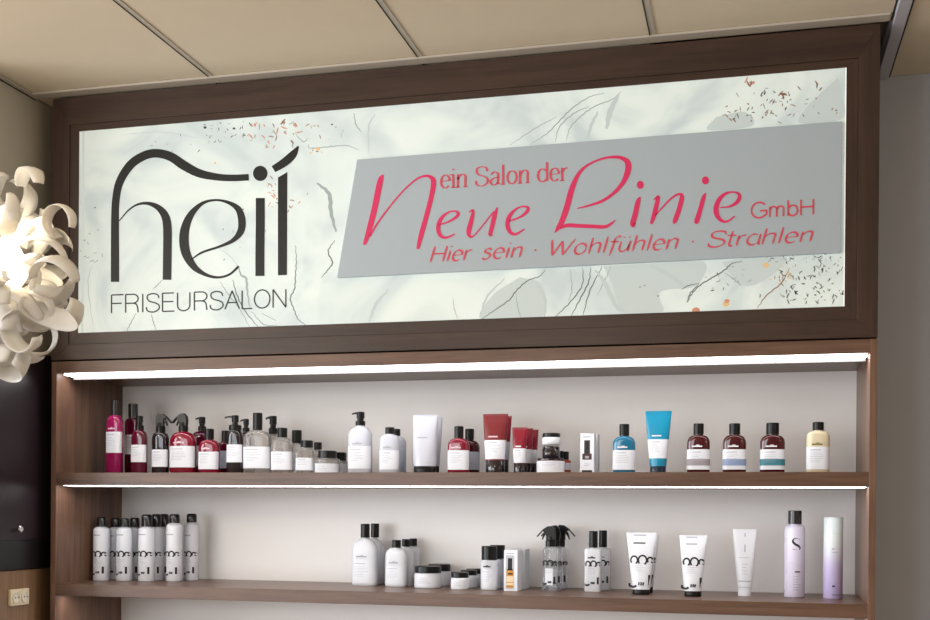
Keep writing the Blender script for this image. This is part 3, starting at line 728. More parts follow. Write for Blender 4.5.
def art_print(bd, t, hw, zc_, seed=0, scale=1.0, k=1.0):
    """bold black curls and fine print of the styling range"""
    rg = random.Random(seed); b = MB(); w = .0042 * k; s_ = hw * .9
    for cx, r in ((-.6, .3), (.14, .36), (.8, .22)):
        p = [(s_ * (cx + r * math.cos(math.radians(a))), zc_ + s_ * r * 1.15 * math.sin(math.radians(a))) for a in range(225, -61, -19)]
        p = [(max(-hw * .93, min(hw * .93, x)), z) for x, z in p]
        bd.stroke(b, p, w * 1.25, 0)
    z2 = zc_ * .33
    p = [(s_ * (-.72 + .42 * math.cos(math.radians(a))), z2 + s_ * .34 * math.sin(math.radians(a))) for a in range(185, 340, 20)]
    p = [(max(-hw * .93, x), max(.004, z)) for x, z in p]
    bd.stroke(b, p, w * 1.6, 0)
    for x in (-.18, .02, .2): bd.stroke(b, [(s_ * x, z2 - s_ * .18), (s_ * (x + .05), z2), (s_ * x, z2 + s_ * .1)], w, 0)
    bd.stroke(b, [(s_ * .74, z2 - s_ * .2), (s_ * .74, z2 + s_ * .75)], w * 1.5, 0)
    bd.print_rows(b, -hw * .5, hw * .5, zc_ - s_ * .32, 5, .0062, .0012, 1, rng=rg)
    bd.dash(b, -hw * .62, hw * .35, zc_ * 1.72, .0038, 1)
    return b.build('printed_curls', [M_INK, M_INKG], t)

def spray_can(label, x0, x1, ysh, yneck, ytop, cx0, cx1, yb, seed, capm=None, Y=None):
    t, bd, hw = bottle(label, 'white styling spray cans on the lower shelf', x0, x1, ysh, yneck, ytop, cx0, cx1, M_CAN, z0=Z2, yb=yb, Y=Y, ratio=1, n=2, name='spray_can', cat='spray can', capm=capm or M_BLK2, top='none', capoff=False)
    loc = t.location; xc = (x0 + x1) / 2; zn, zt_ = zz(xc, yneck, loc.y, Z2), zz(xc, ytop, loc.y, Z2)
    cr = (at(cx1, 500, loc.y).x - at(cx0, 500, loc.y).x) / 2 * math.cos(vang(loc.x, loc.y))
    b = MB(); b.loft([(zn, cr, cr), (zt_ - .006, cr * .98, cr * .98), (zt_ - .002, cr * .86, cr * .86), (zt_, cr * .6, cr * .6)], 28); b.build('cap', capm or M_BLK2, t)
    art_print(bd, t, hw, zz(xc, 554, loc.y, Z2), seed)
    return t

def tube(label, group, x0, x1, ytop, bx0, bx1, ycap, bm, z0=Z1, Y=None, yb=None, capm=None, labels=(), brand=None, name='cream_tube', capw=None, art=0, seed=1, extra=None, tops=None, ratio=.55):
    loc, hb = locate(bx0, bx1, z0, Y, yb, ratio); xc = (x0 + x1) / 2; Y = loc.y
    ht = (at(x1, YM(z0), Y).x - at(x0, YM(z0), Y).x) / 2
    Zf = lambda y: zz(xc, y, Y, z0); zc_, zt_ = Zf(ycap), Zf(ytop)
    t = empty(name, loc, label, 'tube', group)
    prof = [(zc_, hb, hb * .8, 2)]
    for i in range(1, 9):
        u = i / 8; prof.append((zc_ + (zt_ - .006 - zc_) * u, hb + (ht - hb) * u, hb * .8 * (1 - u) ** .62 + .0016, 2 + 1.2 * u))
    prof.append((zt_, ht, .0014, 3.2))
    bd = Body(prof); b = MB(); b.loft(bd.p, 40); b.build('body', bm, t, smooth=60)
    crimp = MB(); crimp.box(-ht * .985, ht * .985, -.0021, .0021, zt_ - .007, zt_ - .0055); crimp.box(-ht * .985, ht * .985, -.0021, .0021, zt_ - .004, zt_ - .003); crimp.build('crimp', bm, t)
    cr = hb * .97
    b = MB(); b.loft([(0, cr * .97, cr * .78), (.002, cr, cr * .8), (zc_ - .001, cr, cr * .8), (zc_, cr * .98, cr * .78)], 32); b.build('cap', capm or M_BLK, t)
    for i, (ya, yb_, lm, *rest) in enumerate(labels):
        label_part(bd, None, None, bd.sec(Zf((ya + yb_) / 2))[0], Zf(ya), Zf(yb_), lm, t, band=rest[0] if rest else None, seed=seed + i)
    if brand:
        b = MB(); z = Zf(brand[0]); w = bd.sec(z)[0]; bd.dash(b, -w * .55, w * .3, z, .0045, 0); b.build('brand_print', brand[1], t)
    if art: art_print(bd, t, bd.sec(zt_ * .6)[0], Zf(art), seed, k=1.1)
    return t, bd, ht

def jar(label, group, x0, x1, ytop, ylid, bm, z0=Z1, Y=None, yb=None, lidm=None, lm=None, zbase=0, lband=(.12, .8), cat='jar', name='jar', base_y=None, ratio=1, lidk=.97):
    loc, hw = locate(x0, x1, z0, Y, yb, ratio); xc = (x0 + x1) / 2; Y = loc.y; loc.z = z0 + zbase
    zt_ = zz(xc, ytop, Y, z0) - zbase; zl_ = zz(xc, ylid, Y, z0) - zbase
    t = empty(name, loc, label, cat, group)
    bd = Body([(0, hw - .003, hw * ratio - .003, 2.2), (.003, hw, hw * ratio, 2.2), (zl_ - .003, hw, hw * ratio, 2.2), (zl_, hw * .9, hw * .9 * ratio, 2.2)])
    b = MB(); b.loft(bd.p, 40); b.build('body', bm, t, smooth=50)
    if lm:
        b = MB(); bd.patch(b, zl_ * lband[0], zl_ * lband[1], mi=0); bd.print_rows(b, -hw * .5, hw * .55, zl_ * lband[1] - .006, max(1, int(zl_ * .5 / .0065)), .006, .0012, 1)
        b.build('label', [lm, M_INKG], t)
    r = hw * lidk
    b = MB(); b.loft([(zl_, r, r * ratio, 2.2), (zt_ - .002, r, r * ratio, 2.2), (zt_, r - .002, r * ratio - .002, 2.2)], 40); b.build('lid', lidm or M_BLK, t)
    return t, zt_ + zbase
M_CAN = mat('white_enamel', (238, 242, 250), .28, coat=.3)
M_MAG = mat('magenta_plastic', (150, 20, 84), .12, coat=.5)
M_MAGD = mat('dark_magenta_plastic', (90, 10, 42), .12, coat=.5)
M_RED = mat('red_plastic', (128, 8, 42), .1, coat=.5)
M_MAR = mat('maroon_plastic', (70, 10, 20), .1, coat=.5)
M_REDT = mat('red_tube', (116, 30, 36), .3, coat=.2)
M_REDT2 = mat('crimson_tube', (132, 10, 40), .25, coat=.3)
M_BLUE = mat('petrol_blue_plastic', (18, 112, 148), .12, coat=.5)
M_CYAN = mat('cyan_tube', (0, 140, 178), .3, coat=.2)
M_CREAM = mat('cream_plastic', (222, 210, 178), .25, coat=.3)
M_LILAC = mat('lilac_enamel', (218, 213, 234), .28, coat=.2)
M_GREY = mat('frosted_grey_plastic', (208, 204, 200), .1, trans=.75, coat=.4, ior=1.2)
M_CLEAR = mat('clear_plastic', (232, 234, 238), .06, trans=.85, ior=1.25, coat=.3)
M_BLKB = mat('black_glossy_bottle', (34, 26, 32), .12, coat=.5)
M_PINKP = mat('pale_pink_print', (226, 196, 206), .5)
M_WPR = mat('white_print', (230, 232, 236), .5)
M_BAND1 = mat('grey_band', (158, 150, 156), .5); M_BAND2 = mat('blue_grey_band', (136, 154, 190), .5); M_BAND3 = mat('teal_band', (62, 130, 144), .5)
M_SILV = mat('silver_white_plastic', (204, 208, 220), .25, coat=.3)
GA = 'hair care bottles at the left end of the upper shelf'
L1 = lambda a, b_: [(a, b_, M_LBL)]
# --- upper shelf, magenta and black cluster
bottle('tall magenta bottle with smoked cap, leftmost on the upper shelf', GA, 106.6, 123, 424, 415, 400, 112, 118.8, M_MAG, Y=0.190, ratio=.62, capm=M_BLK2, labels=L1(432, 453), brand=(429, M_PINKP), name='hair_bottle', seed=1)
bottle('tall dark magenta bottle with smoked cap, second from the left on the upper shelf', GA, 125.2, 140.6, 424, 418, 404, 127.2, 137, M_MAGD, Y=0.280, ratio=.62, capm=M_BLK2, labels=L1(435, 454.5), name='hair_bottle', seed=2)
bottle('dark magenta pump bottle with square white label, beside the two tall magenta bottles', GA, 131.6, 147.2, 440, 430, 416, 138, 147, M_MAGD, Y=0.180, ratio=.6, top='fatpump', labels=L1(445, 462.3), name='pump_bottle', seed=3)
bottle('black trigger spray bottle facing right, between magenta bottles', GA, 152.4, 168.6, 440, 432, 413.6, 153.5, 163, M_BLKB, Y=0.185, ratio=.6, top='trigger', face=1, labels=L1(449.8, 467), name='trigger_spray_bottle', seed=4)
bottle('round shouldered magenta spray bottle with black trigger facing left', GA, 170.6, 196, 442, 431.5, 413.5, 179, 188.8, M_RED, Y=0.185, ratio=.55, top='trigger', face=-1, labels=L1(446.4, 467.6), brand=(443, M_PINKP), name='trigger_spray_bottle', seed=5)
bottle('magenta pump bottle half hidden behind the round shouldered one', GA, 191, 213, 440, 431, 417, 196.5, 204.6, M_MAGD, Y=0.300, ratio=.55, top='fatpump', labels=L1(446, 466), name='pump_bottle', seed=6)
bottle('small magenta shampoo bottle with black cap and white label', GA, 199, 219.4, 448, 439.5, 429, 205, 214.5, M_RED, Y=0.180, ratio=.55, labels=L1(452, 469.4), brand=(449, M_PINKP), seed=7)
bottle('small magenta bottle behind, its pale blue label peeking out left of the black pump bottle', GA, 217, 232.5, 446, 442, 430.8, 221.6, 230.4, M_MAGD, Y=0.280, ratio=.55, labels=[(451, 468.5, M_LBLB)], seed=8)
bottle('black pump bottle with a broad collar and white label', GA, 227.2, 243, 444, 430, 415.4, 228.8, 241.6, M_BLKB, Y=0.180, ratio=.6, top='pump', labels=L1(444.8, 462.5), name='pump_bottle', seed=9)
bottle('dark pump bottle behind, between the black pump bottle and the big grey one', GA, 236, 256, 440, 432, 419, 247, 254, M_BLKB, Y=0.300, ratio=.55, top='fatpump', labels=[(445, 467, M_LBLB)], name='pump_bottle', seed=10)
bottle('large frosted grey bottle with black cap and wide white label', GA, 244, 271, 440, 430, 413, 253.4, 263, M_GREY, Y=0.190, ratio=.52, labels=L1(447, 468.5), seed=11)
bottle('grey pump bottle behind the large frosted one', GA, 263, 283, 442, 434, 416, 269, 277.8, M_GREY, Y=0.310, ratio=.55, top='fatpump', labels=L1(448, 467), name='pump_bottle', seed=12)
bottle('medium frosted grey bottle with square black cap', GA, 271.6, 293, 446, 437.5, 428, 278, 288, M_GREY, Y=0.185, ratio=.52, labels=L1(451.8, 470), seed=13)
bottle('slim clear bottle with tall black cap behind the frosted bottles', GA, 290, 303.6, 449, 443.2, 430.4, 291.4, 301.2, M_CLEAR, Y=0.280, ratio=.7, labels=L1(453, 470), name='hair_bottle', seed=14)
bottle('squat clear square bottle with broad black cap', GA, 296.6, 314.4, 452, 447.6, 440.6, 301, 313, M_GREY, Y=0.180, ratio=.6, labels=L1(458, 470.4), n=4, name='hair_bottle', seed=15)
bottle('squat clear bottle with black cap behind, right of the square one', GA, 309, 324.6, 454, 449.6, 442.4, 314, 321.8, M_GREY, Y=0.280, ratio=.7, labels=L1(458, 470), n=4, name='hair_bottle', seed=16)
jar('wide low jar with black lid and white label at the end of the cluster', GA, 315.2, 340, 451, 458.6, M_GREY, Y=0.190, lm=M_LBL, lband=(.05, .66), lidk=.74)
jar('small low jar with black lid behind the wide one', GA, 331.5, 347.5, 452.6, 461, M_GREY, Y=0.280, lm=M_LBL, lband=(.05, .8), lidk=.86)
# --- white pair groups
GB = 'white hair care bottles in the middle of the upper shelf'
bottle('tall white bottle with black pump facing left on the upper shelf', GB, 349, 371.6, 436, 425.6, 412, 354.6, 364.4, M_SILV, Y=0.180, bulge=1.8, ratio=.6, top='fatpump', labels=L1(446.5, 468.8), brand=(444, M_INKG), name='pump_bottle', seed=17, n=3.6)
bottle('white shampoo bottle with small black cap, front one of the upper shelf pair', GB, 380, 399.5, 442, 434, 427.4, 385, 394.4, M_SILV, Y=0.180, ratio=.6, labels=L1(450.6, 469.6), brand=(447.8, M_INKG), seed=18)
bottle('white shampoo bottle with black cap, rear one of the upper shelf pair', GB, 387.5, 406, 444, 436, 429, 394.2, 401.2, M_SILV, Y=0.270, ratio=.55, labels=[(451, 469.6, M_LBLB)], seed=19)
tube('white cream tube standing on its black cap, front one of a pair', GB, 411, 435.4, 414.8, 413.8, 436.6, 466.4, M_SILV, Y=0.180, brand=(438, M_INKG))
tube('white cream tube half hidden behind another white tube', GB, 419, 441.4, 417, 422.5, 439.6, 466.2, M_SILV, Y=0.260, brand=(441, M_INKG))
GC = 'red hair care products in the middle of the upper shelf'
bottle('red shampoo bottle with black cap, front one of the pair beside the white tubes', GC, 448, 469.6, 446, 438, 426.4, 454.4, 463.8, M_RED, Y=0.180, ratio=.58, labels=L1(450.6, 470), brand=(448, M_PINKP), seed=20)
bottle('red shampoo bottle with black cap, rear one of the pair beside the white tubes', GC, 459.5, 479.6, 448, 440, 429, 465.4, 474.4, M_MAR, Y=0.270, ratio=.55, labels=[(452, 470, M_LBLB)], seed=21)
tube('large brick red tube with white label, front one of two', GC, 482, 507, 414, 485.8, 505, 460.6, M_REDT, Y=0.180, capm=M_BLKB, labels=L1(440.4, 459.4), brand=(437, M_PINKP), seed=22)
tube('large dark red tube half hidden behind the brick red one', GC, 489, 511, 416, 492, 509, 460.6, M_RED, Y=0.260, capm=M_BLKB, labels=[(442, 460, M_LBLB)], seed=23)
tube('short crimson tube with white label, foremost of three', GC, 511.8, 526.8, 427.4, 514, 525.4, 463.4, M_REDT2, Y=0.180, capm=M_BLKB, labels=L1(448.6, 463), brand=(446.6, M_WPR), seed=24)
tube('short crimson tube, middle one of three standing behind each other', GC, 518, 532.8, 428.4, 520, 531.4, 463.4, M_REDT2, Y=0.240, capm=M_BLKB, labels=L1(449.4, 463.2), brand=(447, M_WPR), seed=25)
tube('short crimson tube, rearmost of three standing behind each other', GC, 523.6, 538, 429.6, 525.6, 536.8, 463.4, M_REDT2, Y=0.300, capm=M_BLKB, labels=L1(450, 463.4), brand=(447.6, M_WPR), seed=26)
_, zj = jar('wide dark red jar at the bottom of a stack on the upper shelf', 'stacked jars on the upper shelf', 537, 565, 458.6, 460.4, M_RED, Y=0.200, lm=M_LBL, lband=(.04, .93), lidm=M_BLKB, lidk=.98)
jar('small jar with white label stacked on the wide red jar', 'stacked jars on the upper shelf', 542.2, 560.4, 433.4, 446.4 - 9, M_LBL, Y=0.200, lidm=M_BLK, zbase=zj + .0475)
jar('dark jar without label in the middle of the stack', 'stacked jars on the upper shelf', 542.6, 560, 446.6, 448.4, M_BLKB, Y=0.200, lidm=M_BLKB, zbase=zj)
bottle('tiny dark bottle with orange red label beside the stacked jars', GC, 561, 571, 461, 459.6, 451.6, 564, 570, mat('orange_red_plastic', (190, 60, 44), .3), Y=0.270, ratio=.9, n=2, labels=L1(463, 470), name='serum_bottle', seed=27, capoff=False)
bottle('tiny dark capped bottle behind the stacked jars', GC, 556, 566.4, 460, 458, 451, 558.5, 563.6, M_BLKB, Y=0.350, ratio=.9, n=2, name='serum_bottle', seed=28, capoff=False)
def carton(label, x0, x1, ytop, z0, Y=None, yb=None, amber=False, deep=.04, group=None):
    if Y is None: Y = max(.006, onZ((x0 + x1) / 2, yb, z0).y)
    a, c = at(x0, YM(z0), Y), at(x1, YM(z0), Y); hw = (c.x - a.x) / 2; h = at((x0 + x1) / 2, ytop, Y).z - z0
    t = empty('carton', Vector(((a.x + c.x) / 2, Y + deep / 2, z0)), label, 'box', group)
    b = MB(); b.box(-hw, hw, -deep / 2, deep / 2, 0, h); b.build('box', M_LBL, t, .0008, 0)
    y = -deep / 2 - .0003; b = MB()
    f = lambda x, z: (x * hw, y, z * h)
    def R_(xa, xb, za, zb, mi): b.add([f(xa, za), f(xb, za), f(xb, zb), f(xa, zb)], [(0, 1, 2, 3)], mi)
    if amber is None: pass
    elif amber:
        R_(-.72, .5, .05, .87, 5); y -= .0002
        R_(-.42, .22, .52, .8, 0); R_(-.5, .3, .5, .54, 0); R_(-.6, .42, .36, .5, 3); R_(-.6, .42, .08, .36, 4); y -= .0002; R_(-.4, .3, .4, .44, 0); R_(-.6, .42, .08, .14, 3); R_(-.6, .42, .2, .22, 3)
    else:
        R_(-.42, .42, .5, .83, 0); R_(-.68, .68, .35, .5, 2); R_(-.75, .75, .0, .09, 0); y -= .0002; R_(-.28, .28, .38, .44, 1); R_(-.1, .16, .6, .8, 6); R_(-.4, .5, .24, .25, 1); R_(-.4, .3, .2, .21, 1)
    R_(-.6, .5, .905, .925, 1)
    b.build('printed_front', [M_INK, M_INKG, mat('dark_brown_print', (70, 40, 44), .4), mat('amber_print', (206, 140, 34), .4), mat('pale_amber_print', (232, 214, 180), .5), mat('grey_window_print', (186, 188, 196), .5), M_BLK2], t, smooth=0)
    return t
carton('white carton printed with a dark pump bottle, front one, on the upper shelf', 580.2, 594, 433.4, Z1, Y=0.160, deep=.045, group='white cartons on the upper shelf')
carton('white carton behind the one printed with a dark pump bottle', 584.5, 598, 434.4, Z1, Y=0.215, deep=.045, group='white cartons on the upper shelf')
GD = 'single hair care products in the right half of the upper shelf'
bottle('petrol blue shampoo bottle with black cap', GD, 613, 635.4, 444, 436, 424.2, 619, 629, M_BLUE, Y=0.180, ratio=.58, labels=L1(450.4, 470), brand=(447.6, M_WPR), seed=30)
tube('tall bright blue tube with white label', GD, 645.2, 671.6, 411, 650, 666.4, 466.4, M_CYAN, Y=0.180, capm=mat('navy_cap', (20, 40, 60), .25), labels=L1(439.6, 458.6), brand=(436, M_WPR), seed=31)
for i, (lab, x0, x1, c0, c1, bandm, yt) in enumerate([('maroon shampoo bottle with grey band on its label', 687, 710, 693.6, 704, M_BAND1, 423.6), ('maroon shampoo bottle with blue grey band on its label', 722.8, 746.2, 729.2, 740.4, M_BAND2, 423.6), ('maroon shampoo bottle with teal band on its label', 760, 785, 766.2, 779.2, M_BAND3, 423)]):
    bottle(lab, GD, x0, x1, 443, 434.6, yt, c0, c1, M_MAR, Y=0.180, ratio=.58, labels=[(449.6, 469.8, M_LBL, (bandm, .2, .52))], brand=(446.6, M_WPR), seed=32 + i)
bottle('cream coloured bottle with black cap, rightmost on the upper shelf', GD, 806.4, 829.6, 438, 430.4, 422.2, 812.2, 823.6, M_CREAM, Y=0.180, ratio=.58, labels=L1(447, 469.6), brand=(444.6, mat('olive_print', (120, 112, 60), .5)), seed=36)

# --- lower shelf: nine spray cans
GREENB = mat('black_green_cap', (20, 34, 28), .25, coat=.4)
spray_can('white spray can with black curl print, leftmost on the lower shelf', 93, 110, 531, 526.6, 517, 97.2, 107.6, 581, 1)
spray_can('white spray can second from the left, set behind its neighbours', 107.6, 123.4, 531, 527, 517.8, 110.6, 120.6, None, 2, Y=.305)
spray_can('white spray can with a greenish black cap in the front row', 116, 133, 531, 527, 518.2, 119.6, 129.2, 581.4, 3, GREENB)
spray_can('white spray can behind, just right of the one with the greenish cap', 127, 142.4, 531, 527, 517.6, 129.8, 139.8, None, 4, Y=.32)
spray_can('white spray can with tall black cap in the middle of the front row', 138.2, 155.2, 530, 526.6, 514.4, 141, 152.2, 581.8, 5)
spray_can('white spray can half hidden right behind the middle one', 148.6, 164.2, 530, 526.8, 514, 151.4, 161.4, None, 6, Y=.314)
spray_can('white spray can in the rear, left of the tall front right can', 156.4, 171.6, 530, 526.8, 514, 159, 169, None, 7, Y=.375)
spray_can('tall white spray can, last of the front row before the separate one', 166.2, 182.4, 527, 523, 514, 169, 179.6, 581.9, 8)
spray_can('white spray can standing apart at the right end of the can row', 184, 199, 526, 522.4, 513.6, 186.6, 197, 580.8, 9)
# --- lower shelf: white bottles and jars
GE = 'white hair care bottles on the lower shelf'
bottle('large white bottle with black cap, front one of the tall pair on the lower shelf', GE, 352.8, 377.4, 549, 537.6, 523.8, 361, 370.2, M_WHT, z0=Z2, yb=586, ratio=.62, n=3.4, bulge=1.6, brand=(556.4, M_INKG), seed=41, labels=[(560, 583, M_WHT)])
bottle('large white bottle with black cap, rear one of the tall pair on the lower shelf', GE, 361.5, 384, 549, 537.4, 523.4, 370.6, 379, M_WHT, z0=Z2, Y=.405, ratio=.62, n=3.4, bulge=1.6, seed=42)
bottle('small white bottle with black cap, foremost of three on the lower shelf', GE, 385.8, 407, 556, 547.6, 540, 392, 401, M_WHT, z0=Z2, yb=587, ratio=.6, n=3, seed=43, brand=(562.6, M_INKG), labels=[(566, 584, M_WHT)])
bottle('small white bottle with black cap, middle one of three on the lower shelf', GE, 395.5, 414, 555, 546.6, 539, 401.8, 409.8, M_WHT, z0=Z2, Y=.355, ratio=.55, n=3, seed=44)
bottle('small white bottle with black cap, rearmost of three on the lower shelf', GE, 403, 420.4, 554, 546, 538.4, 409.6, 417, M_WHT, z0=Z2, Y=.42, ratio=.5, n=3, seed=45)
GF = 'white jars with black lids on the lower shelf'
jar('wide white jar with black lid, front one, beside the three small bottles', GF, 414.8, 441.6, 566, 572.6, M_WHT, z0=Z2, yb=588.9, lm=M_WHT)
jar('wide white jar with black lid half hidden behind the front one', GF, 428, 450.8, 564, 570.6, M_WHT, z0=Z2, Y=.40, lm=M_WHT)
jar('small white jar with black lid, foremost of three low jars', GF, 451.2, 469.2, 572, 577.4, M_WHT, z0=Z2, yb=590.2, lm=M_WHT)
jar('small white jar with black lid, middle one of three low jars', GF, 460.6, 477.4, 570, 575, M_WHT, z0=Z2, Y=.325, lm=M_WHT)
jar('small white jar with black lid, rearmost of three low jars', GF, 466, 481.6, 568.6, 573.6, M_WHT, z0=Z2, Y=.41, lm=M_WHT)
bottle('white powder bottle with broad black cap, front one beside the amber carton', GE, 481, 497.6, 561, 559.8, 546, 481.8, 497.4, M_WHT, z0=Z2, yb=590.4, ratio=.9, n=2.2, seed=46, brand=(566.4, M_INK), labels=[(569, 588, M_WHT)], name='powder_bottle')
bottle('white powder bottle with broad black cap, rear one behind the amber carton', GE, 489.5, 505.2, 560, 558.6, 545, 489.8, 505, M_WHT, z0=Z2, Y=.345, ratio=.9, n=2.2, seed=47, brand=(565, M_INKG), name='powder_bottle')
carton('white carton showing an amber bottle, front one, on the lower shelf', 504, 517.6, 550, Z2, yb=591, amber=True, deep=.09, group='white cartons on the lower shelf')
carton('white carton behind the one showing an amber bottle', 511.8, 525, 549.2, Z2, Y=.31, amber=None, deep=.085, group='white cartons on the lower shelf')
GG = 'clear trigger spray bottles with curl print on the lower shelf'
for i, (lab, x0, x1, c0, c1, Y, fc, yt) in enumerate([('clear trigger spray bottle with black curl print, foremost, nozzle to the left', 542.8, 558, 546.8, 557, .27, -1, 526), ('clear trigger spray bottle in the middle, nozzle to the left', 547.5, 562.5, 551, 561, .335, -1, 525.2), ('clear trigger spray bottle at the right, nozzle to the right', 553.4, 568, 554, 562.6, .40, 1, 524.8)]):
    t, bd, hw = bottle(lab, GG, x0, x1, 551, 546.6, yt, c0, c1, M_CLEAR, z0=Z2, Y=Y, ratio=.75, n=3.4, top='trigger', face=fc, name='trigger_spray_bottle', seed=50 + i, capoff=False)
    b = MB(); bd.patch(b, zz(550, 585, Y, Z2), zz(550, 568, Y, Z2), -.55, .45, 0); b.build('label', M_LBL, t)
    art_print(bd, t, hw, zz(550, 563, Y, Z2), 50 + i)
t, bd, hw = bottle('white square bottle with black spray cap and curl print, front one of a pair', GE, 585, 601.6, 549.6, 547.6, 531, 589.4, 598, M_WHT, z0=Z2, yb=592, ratio=.75, n=5, seed=60, capoff=False, name='styling_bottle', art=.66, brand=(557.6, M_INK))
t, bd, hw = bottle('white square bottle with black spray cap and curl print, rear one of a pair', GE, 595, 610.8, 549.2, 547.2, 530.4, 599.4, 607.6, M_WHT, z0=Z2, Y=.37, ratio=.75, n=5, seed=61, capoff=False, name='styling_bottle', art=.66, brand=(557, M_INKG))
GH = 'white cream tubes on the lower shelf'
tube('white tube with black curl print on black cap, next to the square spray bottles', GH, 627.8, 658, 532.6, 632.4, 650.4, 589.2, M_WHT, z0=Z2, yb=594.6, art=560, seed=62, brand=(543, M_INK), ratio=.5)
tube('second white tube with curl print hidden behind the first one', GH, 632, 659, 535, 637, 653.4, 586.6, M_WHT, z0=Z2, Y=.295, art=560, seed=63, ratio=.5)
tube('slightly smaller white tube with black curl print on black cap, standing alone', GH, 679.6, 707.6, 535.4, 684.4, 702, 590.8, M_WHT, z0=Z2, yb=596.6, art=562, seed=64, brand=(544, M_INKG), ratio=.5)
t, bd, ht = tube('slim white tube with white cap and thin grey print', GH, 733, 757.6, 529, 738, 751.8, 590, M_WHT, z0=Z2, yb=596, capm=M_LBL, seed=65, ratio=.5)
b = MB(); zq = lambda y: zz(745, y, t.location.y, Z2)
bd.stroke(b, [(0, zq(552)), (0, zq(533))], .004, 0, n=2)
bd.dash(b, -ht * .55, ht * .35, zq(557.6), .0016, 0); bd.print_rows(b, -ht * .2, ht * .4, zq(564), 4, .011, .0016, 0); bd.dash(b, -ht * .5, ht * .5, zq(581), .004, 0); bd.dash(b, -ht * .5, ht * .5, zq(587), .002, 0)
b.build('printed_text', M_INKG, t)
t, bd, hw = bottle('tall pale lilac can with dark cap and a large black letter S', GE, 784.2, 805, 530, 524, 510.6, 787.2, 801, M_LILAC, z0=Z2, yb=597.8, ratio=1, n=2, name='spray_can', cat='spray can', capm=M_BLK2, seed=66, capoff=False)
b = MB(); zq = lambda y: zz(795, y, t.location.y, Z2); px_ = hw / 10.4
Sx = lambda X_, Y_: ((710 + X_ / 5.394 - 794.6) * px_, zq(500 + Y_ / 5.394))
S1 = catmull([Sx(484, 216) + (.001,), Sx(470, 207) + (.0015,), Sx(452, 208) + (.0035,), Sx(444, 222) + (.006,), Sx(456, 236) + (.0075,), Sx(474, 246) + (.0075,), Sx(484, 258) + (.004,), Sx(478, 268) + (.0018,)], 6)
strip(b, ribbon2d([tuple(p) for p in S1]), lambda x, z: (x, bd.y(x, z) - .0008, z))
bd.stroke(b, [Sx(440, 262), Sx(452, 266), Sx(464, 264)], .0012, 0)
bd.dash(b, -hw * .0, hw * .5, zq(571.4), .0045, 0); bd.print_rows(b, -hw * .15, hw * .6, zq(576), 6, .009, .002, 1)
b.build('letter_s_print', [M_INK, M_INKG], t)
# white-to-lilac cylinder
def grad():
    m = bpy.data.materials.new('white_to_lilac_enamel'); m.use_nodes = True; nt = m.node_tree; p = nt.nodes['Principled BSDF']
    tc = nt.nodes.new('ShaderNodeTexCoord'); sp = nt.nodes.new('ShaderNodeSeparateXYZ'); cr = nt.nodes.new('ShaderNodeValToRGB')
    nt.links.new(tc.outputs['Generated'], sp.inputs[0]); nt.links.new(sp.outputs['Z'], cr.inputs['Fac']); nt.links.new(cr.outputs['Color'], p.inputs['Base Color'])
    e = cr.color_ramp.elements; e[0].position = .1; e[0].color = srgb(196, 182, 226); e[1].position = .95; e[1].color = srgb(226, 236, 236)
    k = e.new(.5); k.color = srgb(206, 196, 232); k = e.new(.68); k.color = srgb(220, 222, 236)
    p.inputs['Roughness'].default_value = .3; return m
loc, hw = locate(823.4, 843, Z2, None, 599, 1)
t = empty('hairspray_can', loc, 'slim cylinder can fading from white to lilac, rightmost on the lower shelf', 'spray can', GE)
h = zz(833, 517, loc.y, Z2); bd = Body([(0, hw - .002, hw - .002), (.003, hw, hw), (h * .8, hw, hw)])
GM = grad()
b = MB(); b.loft([(0, hw - .002, hw - .002), (.003, hw, hw), (h * .795, hw, hw), (h * .798, hw * .97, hw * .97)], 40); b.build('body', GM, t)
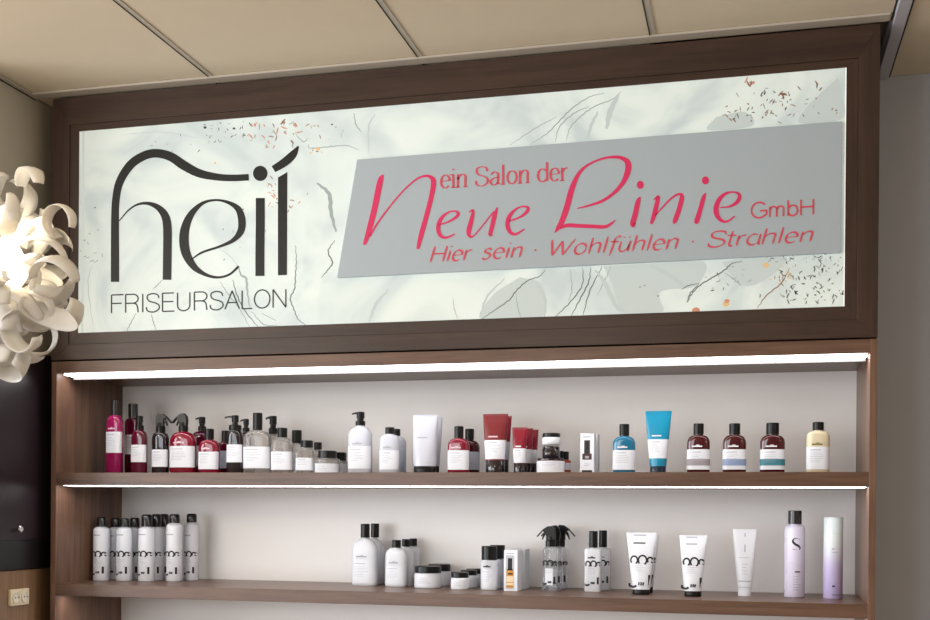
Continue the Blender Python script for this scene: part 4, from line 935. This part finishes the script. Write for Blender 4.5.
b = MB(); b.loft([(h * .798, hw, hw), (h - .004, hw, hw), (h - .001, hw * .96, hw * .96), (h, hw * .88, hw * .88)], 40); b.build('cap', mat('pale_mint_cap', (222, 234, 236), .3), t)
b = MB(); bd.dash(b, -hw * .2, hw * .1, h * .61, .004, 0); bd.dash(b, -hw * .2, hw * .4, h * .57, .002, 0); bd.dash(b, -hw * .15, hw * .15, h * .155, .006, 1); bd.dash(b, -hw * .2, hw * .9, h * .05, .003, 2)
b.build('printed_text', [M_INKG, mat('violet_print', (70, 50, 120), .5), mat('mauve_print', (150, 120, 160), .5)], t)

# ================================================================== light
def area(name, loc, rot, sx_, sy_, e, col):
    l = bpy.data.lights.new(name, 'AREA'); l.shape = 'RECTANGLE'; l.size = sx_; l.size_y = sy_; l.energy = e; l.color = col
    o = bpy.data.objects.new(name, l); C.objects.link(o); o.location = loc; o.rotation_euler = rot; return o
area('added_side_daylight', (XL + .05, -3.5, 1.6), (0, -PI / 2, 0), 2.1, 4.6, 260, (.93, .96, 1))  # area lamp added at the far left for sheen on the frame
area('added_front_daylight', (-1.35, YF + .05, 1.6), (PI / 2, 0, 0), 3.8, 2.1, 130, (.93, .96, 1))  # added area lamp behind the camera, kept left to brighten the left fronts
for nm, lo_, e in (('added_warm_light', (1.6, -2.6, 2.35), 11), ('added_warm_light', (4.4, -2.2, 2.0), 10), ('added_warm_light', (-.9, -2.4, 2.3), 25)):  # unseen warm point lamps added to brighten the ceiling, walls and fronts
    l = bpy.data.lights.new(nm, 'POINT'); l.energy = e; l.color = (1, .86, .66); l.shadow_soft_size = .15
    o = bpy.data.objects.new(nm, l); C.objects.link(o); o.location = lo_
w = bpy.data.worlds.new('world'); bpy.context.scene.world = w; w.use_nodes = True
w.node_tree.nodes['Background'].inputs['Color'].default_value = (.75, .85, 1, 1); w.node_tree.nodes['Background'].inputs['Strength'].default_value = .6
vs = bpy.context.scene.view_settings; vs.view_transform = 'Standard'; vs.look = 'None'; vs.gamma = 1; vs.use_curve_mapping = False; vs.exposure = 0
